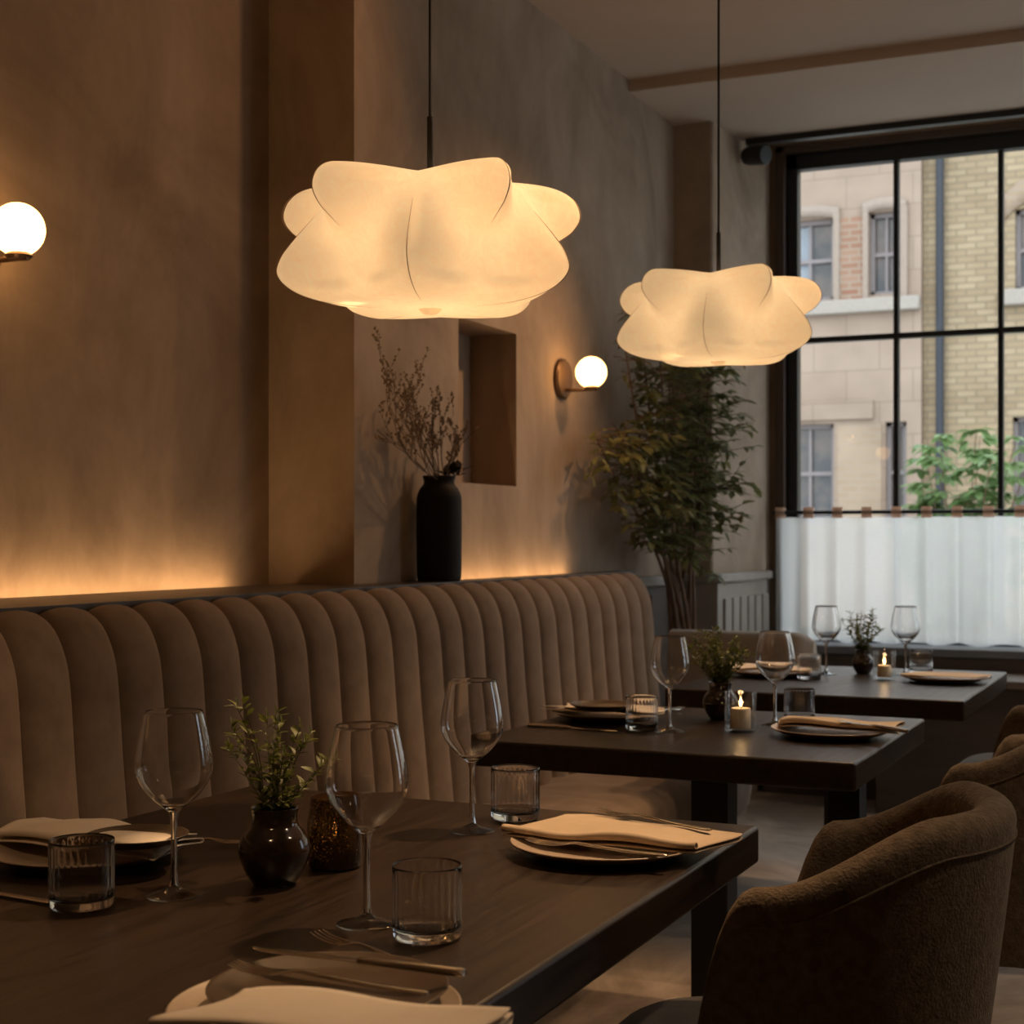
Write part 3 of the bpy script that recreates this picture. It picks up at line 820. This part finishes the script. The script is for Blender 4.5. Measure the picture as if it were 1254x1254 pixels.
for (u, v, s_, lb) in [(523,1149,1,'fluted water tumbler on the front table close to the forks and knife'),
                       (631,1003,1,'fluted water tumbler on the front table next to the banquette seat'),
                       (786,894,.96,'water tumbler on the middle table in front of the cream napkin'),
                       (979,883,.96,'water tumbler on the middle table behind the stoneware plate'),
                       (991,832,.96,'water tumbler on the window table near the bench back'),
                       (1128,825,.96,'water tumbler on the window table next to the stoneware plate')]:
    dup(T, P(u, v), rnd.uniform(0, 6), lb, scale=(s_,) * 3)

def plate(label, loc, r=.135):
    k = r / .135
    t = thing('dinner_plate', label, 'plate', loc, 0, 'stoneware dinner plates')
    pr = cat([(0,.002),(.070,.002),(.078,0),(.086,.002),(.112,.009),(.131,.0165),(.135,.0190),(.1335,.0208),(.128,.0185),(.105,.0108),(.08,.0075),(0,.0065)], 4)
    obj('body', M().lathe([(a_ * k, z) for a_, z in pr], 72), STONE, t)
    return t
def side_plate(label, loc, r=.095):
    t = thing('side_plate', label, 'plate', loc, 0, 'small smoky plates')
    k = r / .095
    obj('body', M().lathe([(a_ * k, z) for a_, z in cat([(0,.001),(.05,0),(.065,.001),(.085,.008),(.095,.0125),(.0938,.0142),(.084,.0105),(.06,.0045),(0,.0038)], 4)], 64), SMOKE, t)
    return t
def napkin(label, loc, rz, L, Wd, layers, mat, seed, amp=.006, curl=0.0, fan=0.0, dz=.0065, skew=0.0):
    """one cloth folded back and forth; its long side along x"""
    r = random.Random(seed)
    path = []
    for i in range(layers):
        sgn = 1 if i % 2 == 0 else -1
        w = Wd * (1 - .05 * i)
        for k in range(13):
            path.append((sgn * (-w / 2 + w * k / 12), i * dz))
        if i < layers - 1:
            for k in range(1, 6):
                a_ = -PI / 2 + PI * k / 6
                path.append((sgn * (w / 2 + math.cos(a_) * dz * .55), i * dz + dz / 2 + math.sin(a_) * dz / 2))
    ph = [r.uniform(0, 6) for _ in range(6)]
    if curl:
        y_, z_ = path[-1]; sg = 1 if y_ > 0 else -1
        for k in range(1, 15):
            a_ = -PI / 2 + k * .42; rr_ = curl * (1 - .035 * k)
            path.append((y_ + sg * rr_ * math.cos(a_), z_ + rr_ + rr_ * math.sin(a_)))
    n = len(path) - 1
    def fn(a_, b):
        y, z = path[min(n, int(round(b * n)))]
        x = (a_ - .5) * L
        lift = amp * (math.sin(x * 21 + ph[0] + y * 9) * .6 + math.sin(x * 38 + ph[1] - y * 16) * .4) + amp * .8 * math.sin(y * 30 + ph[2])
        yy = y * (1 + fan * (a_ - .5)) + .008 * math.sin(x * 17 + ph[3]) + skew * x
        ends = sstep(.36, .5, abs(a_ - .5))
        xx_ = x + .010 * math.sin(y * 28 + ph[4]) * ends * 1.5
        return (xx_, yy, .003 + z + lift * (.5 + .5 * z / (dz * layers)) + amp)
    o = obj('napkin', M().grid(fn, 44, n), mat, solid=.0017, sharp=180, fix=False)
    o.location = loc; o.rotation_euler = (0, 0, rz)
    return tag(o, label, 'napkin', 'folded napkins')

def bar(m, st, n=10):
    """bar along x from stations (x, y, z, half width, half thickness) with an oval section"""
    rows = cat(st, 4)
    o = len(m.v)
    for (x, y, z, w, h) in rows:
        for k in range(n):
            a_ = 2 * PI * k / n
            m.v.append((x, y + w * math.cos(a_), z + h * math.sin(a_)))
    for i in range(len(rows) - 1):
        for k in range(n):
            m.f.append((o + i*n + k, o + (i+1)*n + k, o + (i+1)*n + (k+1) % n, o + i*n + (k+1) % n))
    m.f.append(tuple(o + k for k in range(n))); m.f.append(tuple(o + (len(rows)-1)*n + k for k in reversed(range(n))))
def fork_proto(label):
    t = thing('fork', label, 'fork', (0,0,0), 0, 'steel forks')
    h = M(); bar(h, [(-.105,0,.004,.0035,.0016),(-.095,0,.004,.0058,.0022),(-.05,0,.005,.0042,.0021),(0,0,.008,.0028,.0020),(.025,0,.010,.0026,.0018),(.036,0,.009,.0060,.0014),(.046,0,.007,.0108,.0011),(.056,0,.006,.0118,.0010)])
    obj('handle', h, STEEL, t)
    n_ = M()
    for k in range(4):
        y = -.0093 + .0062 * k
        bar(n_, [(.052,y,.0062,.0022,.0010),(.062,y,.0058,.0018,.0010),(.082,y * .95,.0070,.0015,.0009),(.098,y * .92,.0110,.0008,.0006)], 6)
    obj('tines', n_, STEEL, t)
    return t
def knife_proto(label):
    t = thing('knife', label, 'knife', (0,0,0), 0, 'steel table knives')
    h = M(); bar(h, [(-.118,0,.0045,.0050,.0036),(-.112,0,.0048,.0066,.0044),(-.07,0,.0048,.0060,.0042),(-.02,0,.0046,.0048,.0036),(-.006,0,.0042,.0042,.0030)])
    obj('handle', h, STEEL, t)
    b_ = M(); bar(b_, [(-.008,0,.0042,.0042,.0022),(.006,.001,.0040,.0070,.0011),(.05,.0015,.0038,.0085,.0008),(.09,.001,.0036,.0080,.0007),(.108,-.001,.0034,.0048,.0006),(.114,-.003,.0034,.0015,.0005)], 8)
    obj('blade', b_, STEEL, t)
    return t
def lay(proto, u0, v0, u1, v1, z, label, first=False, dz=0, tilt=0):
    """lay a piece so that its handle end is at (u0, v0) and its tip at (u1, v1)"""
    x0, y0_ = at(u0, v0, z); x1, y1_ = at(u1, v1, z)
    c = ((x0 + x1) / 2, (y0_ + y1_) / 2, z + dz); rz = math.atan2(y1_ - y0_, x1 - x0)
    o = proto if first else dup(proto, c, rz, label)
    o.location = c; o.rotation_euler = (0, tilt, rz)
    return o
# front table: plate with cream napkin by the banquette
pA = P(106, 1053); plate('stoneware plate under a cream napkin and small smoky plate, by the banquette', pA)
napkin('cream napkin folded in thick layers on the plate by the banquette', (pA[0] + .005, pA[1] + .012, ZT + .0150), math.radians(-2), .29, .13, 3, LINEN, 3, amp=.008, dz=.0075)
xB, yB = at(168, 1027, .795)
side_plate('small smoky brown plate lying on the cream napkin by the banquette', (xB, yB, ZT + .038), .068)
FK = fork_proto('steel fork sticking out past the cream napkin on the front table')
lay(FK, 175, 1034, 294, 1036, ZT, '', True)
KN = knife_proto('steel knife cut by the picture edge, before the fluted tumbler')
lay(KN, -75, 1086, 64, 1108, ZT, '', True)
# front table: plate on its open side with the tan napkin
pC = P(741, 1046); plate('stoneware plate under a tan napkin near the corner of the front table', pC)
napkin('tan napkin with a rolled edge lying across the plate near the table corner', (pC[0] + .018, pC[1] + .03, ZT + .0155), math.radians(-3), .29, .14, 2, LINEN_TAN, 8, amp=.005, curl=.0075, fan=-.25)
lay(FK, 876, 1024, 724, 1000, ZT + .03, 'steel fork lying behind the tan napkin on the table corner plate', dz=.004)
lay(FK, 818, 1054, 640, 1038, ZT + .018, 'steel fork lying along the front of the table corner plate', dz=.003)
# front table: setting cut by the lower picture edge
pD = P(386, 1256); plate('stoneware plate cut by the lower picture edge, under napkin and cutlery', pD)
xB, yB = at(402, 1209, .78)
side_plate('smoky brown plate under a fork, beside the lower picture edge', (xB, yB, ZT + .0195), .112)
qa, qb = at(250, 1247, .79), at(580, 1278, .79)
xB, yB = (qa[0] + qb[0]) / 2, (qa[1] + qb[1]) / 2
napkin('cream napkin with a stepped folded edge, cut by the lower picture edge', (xB, yB, ZT + .031), math.atan2(qb[1] - qa[1], qb[0] - qa[0]), math.hypot(qb[0] - qa[0], qb[1] - qa[1]), .12, 3, LINEN, 12, amp=.006, dz=.0075)
lay(KN, 588, 1211, 287, 1172, ZT + .034, 'long steel knife with its blade behind the smoky plate on the near setting', dz=.008)
lay(FK, 545, 1225, 258, 1190, ZT + .036, 'steel fork lying across the smoky brown plate on the near setting', dz=.0005)
lay(FK, 560, 1208, 371, 1152, ZT + .012, 'steel fork poking out from below the long knife on the near setting', dz=.004, tilt=0)
# middle table
pE = P(733, 880); pE = (max(pE[0], -1.352), pE[1], ZT); plate('stoneware plate under a cream napkin on the middle table by the banquette', pE)
napkin('cream napkin folded over the plate on the middle table by the banquette', (pE[0], pE[1] - .01, ZT + .0150), math.radians(-2), .27, .15, 2, LINEN, 21, amp=.006)
xB, yB = at(725, 866, .79)
side_plate('small smoky plate behind the cream napkin on the middle table', (xB + .02, yB + .02, ZT + .034), .08)
lay(KN, 648, 890, 757, 897, ZT, 'steel knife lying before the cream napkin on the middle table')
lay(FK, 775, 881, 846, 868, ZT, 'steel fork showing behind the wine glass on the middle table')
pF = P(1018, 902); plate('stoneware plate under a tan napkin at the corner of the middle table', pF)
napkin('tan napkin spread on the corner plate of the middle table', (pF[0] + .02, pF[1] + .012, ZT + .0155), math.radians(-3), .27, .13, 2, LINEN_TAN, 33, amp=.005, curl=.006)
lay(KN, 1096, 898, 1038, 888, ZT + .034, 'steel knife laid behind the tan napkin on the middle table', dz=.004)
# window table
pG = P(944, 828); plate('stoneware plate under a cream napkin on the window table by the banquette', pG)
napkin('cream napkin folded on the plate on the window table by the banquette', (pG[0], pG[1], ZT + .0150), 0, .26, .14, 2, LINEN, 41, amp=.006)
pH = P(1157, 835); plate('stoneware plate at the corner of the window table', pH)
napkin('tan napkin lying flat on the plate at the corner of the window table', (pH[0], pH[1] + .01, ZT + .0150), 0, .24, .13, 1, LINEN_TAN, 52, amp=.003)
lay(KN, 1212, 831, 1150, 824, ZT + .0, 'steel knife laid behind the plate on the window table')

# small vases with herbs
def vase_proto(label, s_=1.0):
    t = thing('round_vase', label, 'vase', (0,0,0), 0, 'round brown vases')
    pr = cat([(0,0),(.024,0),(.028,.003),(.038,.018),(.0455,.038),(.0462,.050),(.042,.064),(.034,.074),(.0305,.080),(.0300,.092),(.0312,.0995),(.0298,.1005),(.0275,.098),(.027,.088),(.027,.078),(.036,.064),(.036,.03),(0,.02)], 4)
    obj('body', M().lathe(pr, 56), GLAZE, t)
    return t
V = vase_proto('round glossy brown vase with herbs on the front table')
V.location = P(336, 1083)
V2 = dup(V, P(882, 881), 1.0, 'round brown vase on the middle table behind the clear candle glass', scale=(.92,) * 3)
V3 = dup(V, P(1057, 825), 2.0, 'small round dark vase with herbs on the window table', scale=(.78,.78,.78))
def herb(label, base, s_, seed, n, spread, H, leafL, lean=(0,0), dense=1.0):
    r = random.Random(seed)
    t = thing('herb_sprigs', label, 'plant', base, 0, 'herb sprigs in the small vases')
    st_, l_ = M(), M()
    for i in range(n):
        aa = 2 * PI * i / n + r.uniform(-.5,.5)
        rr_ = r.uniform(.25,1) ** .8 * spread
        h = H * r.uniform(.45,1) * (1 - .35 * rr_ / spread)
        pt = cat([(r.uniform(-.4,.4) * .02 * s_, r.uniform(-.4,.4) * .02 * s_, -.05 * s_), (math.cos(aa) * .014 * s_, math.sin(aa) * .014 * s_, .0),
                  (math.cos(aa) * rr_ * .55 + r.uniform(-.006,.006), math.sin(aa) * rr_ * .55 + r.uniform(-.006,.006), h * .55),
                  (math.cos(aa) * rr_ + lean[0], math.sin(aa) * rr_ + lean[1], h)], 6)
        st_.tube(pt, [.0011 * (1 - .5 * q / len(pt)) for q in range(len(pt))], 4)
        for q in range(6, len(pt)):
            dv = Vector(pt[q]) - Vector(pt[q-1])
            for sg in (0, 1):
                if r.random() > .82 * dense: continue
                ang = r.uniform(0, 2 * PI)
                ld = dv.normalized() * .7 + Vector((math.cos(ang), math.sin(ang), r.uniform(-.2,.6)))
                ll = leafL * r.uniform(.55,1.15)
                l_.leaf(pt[q], ld, (r.uniform(-.6,.6), r.uniform(-.6,.6), 1), ll, ll * r.uniform(.24,.42), .25)
        l_.leaf(pt[-1], (0,0,1), (1,0,0), leafL * .8, leafL * .25)
    for i in range(int(22 * dense)):
        aa = r.uniform(0, 2 * PI)
        l_.leaf((math.cos(aa) * .016 * s_, math.sin(aa) * .016 * s_, r.uniform(-.002,.012)), (math.cos(aa), math.sin(aa), r.uniform(.1,1.6)), (0,0,1), leafL * r.uniform(.9,1.5), leafL * .36, .3)
    obj('stems', st_, STEM_HERB, t); obj('leaves', l_, LEAF_HERB, t, fix=False)
    return t
v0 = V.location
herb('loose green herb sprigs in the glossy vase on the front table', (v0[0], v0[1], v0[2] + .098), 1, 3, 19, .080, .185, .020)
herb('bushy yellow green sprigs in the vase on the middle table', (V2.location[0], V2.location[1], V2.location[2] + .090), .92, 7, 34, .088, .165, .020, dense=1.3)
herb('upright green sprigs in the dark vase on the window table, against the curtain', (V3.location[0], V3.location[1], V3.location[2] + .077), .8, 9, 18, .090, .165, .022, dense=1.1)

# candles
def candle(label_cup, label_candle, loc, gmat, s_, ch, cr, kind):
    t = thing('candle_cup', label_cup, 'candle holder', loc, 0, 'candle glasses')
    pr = [(0,0),(.032,0),(.0362,.002),(.0372,.007),(.0372,.092),(.0365,.0945),(.0350,.092),(.0346,.014),(.030,.009),(0,.008)]
    if kind == 'mercury':
        pr = [(0,0),(.030,0),(.035,.003),(.0375,.020),(.0375,.060),(.034,.088),(.0325,.097),(.0312,.0965),(.0325,.087),(.0358,.06),(.0358,.02),(.03,.009),(0,.008)]
    obj('glass', M().lathe([(a_ * s_, z * s_) for a_, z in pr], 56), gmat, t)
    c = thing('candle', label_candle, 'candle', (loc[0], loc[1], loc[2] + .0092 * s_), 0, 'lit candles')
    obj('wax', M().lathe([(0,0),(cr,0),(cr,ch - .003),(cr - .002,ch),(cr - .006,ch - .001),(.004,ch - .004),(0,ch - .004)], 32), WAX, c)
    obj('wick', M().tube([(0,0,ch - .005),(0,0,ch + .004)], .0008, 5), WICK, c)
    obj('flame', M().lathe([(0,ch + .003),(.0022,ch + .005),(.0034,ch + .009),(.0028,ch + .015),(.0014,ch + .021),(0,ch + .027)], 12), FLAME, c)
    L = bpy.data.lights.new('candle_light', 'POINT'); L.energy = .07; L.color = (1,.60,.28); L.shadow_soft_size = .006
    lo = bpy.data.objects.new('candle_light', L); COL.objects.link(lo); lo.parent = c; lo.location = (0, 0, ch + .02)
    return t
candle('dark bronze candle cup with golden spots beside the glossy vase on the front table', 'lit candle inside the dark spotted cup on the front table', P(410, 1062), MERCURY, 1.0, .030, .025, 'mercury')
candle('clear candle glass on the middle table in front of the brown vase', 'lit cream candle in the clear glass on the middle table', P(907, 896), thin_glass('candle_glass', f0=.06), .98, .046, .023, 'clear')
candle('clear candle glass on the window table beside the dark vase', 'lit candle in the clear glass on the window table', P(1083, 832), bpy.data.materials['candle_glass'], .96, .036, .022, 'clear')

# ------------------------------------------------------------------ the street outside
YF = 20.0
def fx(u, Y=YF):
    a_ = (u - 627) / F; return Y * (-SY + a_ * CY) / (CY + a_ * SY)
def fz(v, u=1100, Y=YF):
    a_ = (u - 627) / F; return EYE + (HOR - v) / F * Y / (CY + a_ * SY)
struct(obj('street_ground', M().box(-30, 30, YWIN + .26, 40, -.20, -.08), STREET))
def facade(m, x0, x1, z0, z1, holes, y, depth):
    xs_ = sorted({x0, x1} | {h[0] for h in holes} | {h[1] for h in holes}); zs_ = sorted({z0, z1} | {h[2] for h in holes} | {h[3] for h in holes})
    for i in range(len(xs_) - 1):
        for j in range(len(zs_) - 1):
            cx, cz = (xs_[i] + xs_[i+1]) / 2, (zs_[j] + zs_[j+1]) / 2
            if any(h[0] < cx < h[1] and h[2] < cz < h[3] for h in holes): continue
            m.quad((xs_[i],y,zs_[j]),(xs_[i+1],y,zs_[j]),(xs_[i+1],y,zs_[j+1]),(xs_[i],y,zs_[j+1]))
    for (a_, b_, c_, d_) in holes:
        m.quad((a_,y,c_),(a_,y+depth,c_),(a_,y+depth,d_),(a_,y,d_)); m.quad((b_,y,c_),(b_,y,d_),(b_,y+depth,d_),(b_,y+depth,c_))
        m.quad((a_,y,c_),(b_,y,c_),(b_,y+depth,c_),(a_,y+depth,c_)); m.quad((a_,y,d_),(a_,y+depth,d_),(b_,y+depth,d_),(b_,y,d_))
    m.quad((x0,y,z0),(x0,y,z1),(x0,y+6,z1),(x0,y+6,z0)); m.quad((x1,y,z0),(x1,y+6,z0),(x1,y+6,z1),(x1,y,z1))
    m.quad((x0,y,z1),(x1,y,z1),(x1,y+6,z1),(x0,y+6,z1))
def street_window(parent, h, y, bars=1, drape=False):
    a_, b_, c_, d_ = h
    g = M().box(a_, b_, y + .20, y + .22, c_, d_)
    f = M(); w = .055
    f.box(a_, a_ + w, y + .12, y + .20, c_, d_); f.box(b_ - w, b_, y + .12, y + .20, c_, d_); f.box(a_, b_, y + .12, y + .20, d_ - w, d_); f.box(a_, b_, y + .12, y + .20, c_, c_ + w)
    zm = (c_ + d_) / 2; f.box(a_, b_, y + .13, y + .20, zm - .025, zm + .025)
    if bars: xm = (a_ + b_) / 2; f.box(xm - .018, xm + .018, y + .14, y + .20, c_, d_)
    fo = obj('window_frame', f, WINFRAME, parent)
    obj('glass', g, WINDARK, fo)
    if drape:
        obj('drape', M().grid(lambda p, q: (a_ + .06 + (b_ - a_) * .45 * p, y + .192 + .006 * math.sin(p * 30), c_ + .06 + (d_ - c_ - .12) * q), 30, 2), WINCURT, fo, fix=False)
XS = fx(1130)
y1_ = YF - .12
b1 = thing('stone_building', 'pinkish stone building across the street, seen through the window', 'building', (0,0,0))
h1 = [(fx(958, y1_), fx(1021, y1_), fz(363), fz(262)), (fx(1064, y1_), fx(1103, y1_), fz(361), fz(260)), (fx(958, y1_), fx(1021, y1_), fz(640), fz(517)), (fx(1084, y1_), fx(1110, y1_), fz(640), fz(517)),
      (fx(800, y1_), fx(850, y1_), fz(363), fz(262)), (fx(800, y1_), fx(850, y1_), fz(640), fz(517))]
m = M(); facade(m, -14, XS, -.1, 8.2, h1, y1_, .3)
obj('wall', m, ASHLAR, b1, fix=False)
for i, h in enumerate(h1): street_window(b1, h, y1_, 1, i in (0,))
obj('sill_course', M().box(fx(940, y1_), XS - .005, y1_ - .14, y1_ + .01, fz(383), fz(366)), SILLST, b1, bevel=.02)
obj('brick_pier', M().box(fx(1029, y1_), fx(1058, y1_), y1_ - .03, y1_ + .01, fz(366), fz(264)), RBRICK, b1)
obj('brick_pier', M().box(fx(1026, y1_), fx(1080, y1_), y1_ - .03, y1_ + .01, fz(650), fz(519)), BBRICK, b1)
obj('string_course', M().box(-12, XS - .6, y1_ - .05, y1_ + .01, fz(513), fz(490)), ASHLAR, b1, bevel=.01)
for (a_, b_) in ((1021,1029),(1057,1064),(1103,1112)):
    obj('window_jamb', M().box(fx(a_, y1_), fx(b_, y1_), y1_ - .06, y1_ + .01, fz(366), fz(256)), PINKST, b1, bevel=.01)
for h in h1[:2]:
    def arch(p, q, h=h):
        x = h[0] - .08 + (h[1] - h[0] + .16) * p
        rise = .06 * (1 - (2 * p - 1) ** 2)
        return (x, y1_ - .03, h[3] - .03 + rise + .15 * q)
    am = M().grid(arch, 16, 1)
    obj('arched_lintel', am, PINKST, b1, solid=.05, fix=False)
b2 = thing('brick_building', 'yellow brick building with a drainpipe across the street', 'building', (0,0,0))
h2 = [(fx(1243), fx(1300), fz(364), fz(268)), (fx(1240), fx(1300), fz(640), fz(515)), (fx(1400), fx(1460), fz(364), fz(268)), (fx(1400), fx(1460), fz(640), fz(515))]
m = M(); facade(m, XS + .004, 14, -.1, 8.0, h2, YF, .3)
obj('wall', m, YBRICK, b2, fix=False)
for h in h2: street_window(b2, h, YF, 1)
for h in h2[:1]:
    def arch2(p, q, h=h):
        x = h[0] - .12 + (h[1] - h[0] + .24) * p
        rise = .22 * (1 - (2 * p - 1) ** 2)
        return (x, YF - .02, h[3] - .12 + rise + .30 * q)
    obj('arched_lintel', M().grid(arch2, 16, 1), BBRICK, b2, solid=.06, fix=False)
    obj('window_sill', M().box(h[0] - .18, h[1] + .18, YF - .12, YF + .01, h[2] - .20, h[2]), SILLST, b2, bevel=.02)
obj('drainpipe', M().tube([(fx(1152), YF - .07, -.1), (fx(1152), YF - .07, 7.9)], .052, 12), PIPE, b2)
rnd = random.Random(4)
SB = (-1.45, 10.2, -.08)
sh = thing('street_shrub', 'bright green leafy shrub on the pavement outside the window', 'shrub', SB)
ss, sl = M(), M()
for i in range(24):
    ex, ey, ez = rnd.uniform(-.42,.50), rnd.uniform(-.35,.35), rnd.uniform(1.2,1.98)
    ez -= .45 * max(0, -ex) 
    pt = cat([(rnd.uniform(-.05,.05), rnd.uniform(-.05,.05), 0), (ex * .4, ey * .4, ez * .55), (ex, ey, ez)], 8)
    ss.tube(pt, [.010 * (1 - .8 * k / len(pt)) for k in range(len(pt))], 5)
    for k in range(5, len(pt)):
        for q in range(2):
            aa = rnd.uniform(0, 2 * PI)
            c0 = Vector(pt[k]) + Vector((math.cos(aa), math.sin(aa), rnd.uniform(-.2,.4))) * .05
            for fng in range(5):
                a2 = aa + (fng - 2) * .55
                sl.leaf(c0, (math.cos(a2), math.sin(a2), rnd.uniform(-.6,.1)), (0,0,1), .14 if fng == 2 else .11, .055)
obj('branches', ss, BARK, sh); obj('leaves', sl, LEAF_OUT, sh, fix=False)

# ------------------------------------------------------------------ light
w = bpy.data.worlds.new('overcast_sky'); sc.world = w; w.use_nodes = True
bg = w.node_tree.nodes['Background']; bg.inputs[0].default_value = (.82,.91,1.0,1); bg.inputs[1].default_value = 3.3
def area(name, loc, rot, sx, sy_, e, col, portal=False):
    L = bpy.data.lights.new(name, 'AREA'); L.shape = 'RECTANGLE'; L.size = sx; L.size_y = sy_; L.energy = e; L.color = col
    o = bpy.data.objects.new(name, L); COL.objects.link(o); o.location = loc; o.rotation_euler = rot
    if portal: L.cycles.is_portal = True
    return o
area('window_portal', ((WX0 + WX1) / 2, YWIN + .16, (WZ0 + WZ1) / 2), (-PI/2, 0, 0), WX1 - WX0 - .1, WZ1 - WZ0 - .1, 1, (1,1,1), True)
area('window_portal', (XR + .13, (RY0 + RY1) / 2, (RZ0 + RZ1) / 2), (0, PI/2, 0), RZ1 - RZ0 - .1, RY1 - RY0 - .1, 1, (1,1,1), True)
def spot(name, loc, target, e, ang, blend=.6, col=(1,.62,.33), size=.05):
    L = bpy.data.lights.new(name, 'SPOT'); L.energy = e; L.spot_size = math.radians(ang); L.spot_blend = blend; L.color = col; L.shadow_soft_size = size
    o = bpy.data.objects.new(name, L); COL.objects.link(o); o.location = loc
    o.rotation_euler = (Vector(target) - Vector(loc)).to_track_quat('-Z', 'Y').to_euler()
    return o
spot('added_table_spot', (-.45, 2.75, 3.0), (-1.12, 1.72, .75), 250, 46, 1.0)  # unseen spots, added to brighten the laid tables
spot('added_table_spot', (-.5, 4.2, 3.0), (-1.05, 3.45, .75), 120, 42)
spot('added_table_spot', (-.5, 5.6, 3.0), (-1.0, 4.85, .75), 90, 42)
spot('added_table_spot', (-.55, -.1, 3.0), (-1.30, 1.75, .75), 40, 34, 1.0)  # added soft fill on the front table from the camera side
spot('added_wall_wash', (-1.2, 4.15, 3.0), (-2.43, 2.1, 1.5), 26, 100, 1.0, (1,.52,.22))  # added light brightening the alcove wall, no fitting modelled
spot('added_wall_wash', (-1.2, 5.15, 2.6), (-2.15, 4.5, 1.30), 42, 95, 1.0, (1,.56,.26), .03)  # added light for the breast wall and the tree, source unseen

for yy, e_ in ((2.3, 70), (4.2, 75), (6.0, 80)):
    spot('added_aisle_spot', (.75, yy, 3.0), (.05, yy + .15, 0), e_, 85, 1.0, (1,.76,.54), .06)  # unseen downlights, added to lift the floor and chairs

# ------------------------------------------------------------------ camera and render look
cam = bpy.data.cameras.new('camera'); co = bpy.data.objects.new('camera', cam); COL.objects.link(co)
co.location = (0, 0, EYE); co.rotation_euler = (PI/2, 0, YAW)
cam.sensor_width = 36; cam.lens = F / 1254 * 36; cam.shift_y = (HOR - 627) / 1254
cam.clip_start = .05; cam.clip_end = 200
cam.dof.use_dof = True; cam.dof.focus_distance = 2.25; cam.dof.aperture_fstop = 9.0
sc.camera = co
sc.view_settings.view_transform = 'Standard'; sc.view_settings.look = 'None'; sc.view_settings.gamma = 1.0; sc.view_settings.exposure = 0.0
sc.view_settings.use_curve_mapping = False
cy = sc.cycles
cy.use_denoising = True
try: cy.denoiser = 'OPENIMAGEDENOISE'
except Exception: pass
cy.max_bounces = 12; cy.diffuse_bounces = 5; cy.glossy_bounces = 5; cy.transmission_bounces = 12; cy.transparent_max_bounces = 16
cy.sample_clamp_indirect = 4.0; cy.blur_glossy = .6
cy.caustics_reflective = False; cy.caustics_refractive = True
cy.use_light_tree = True
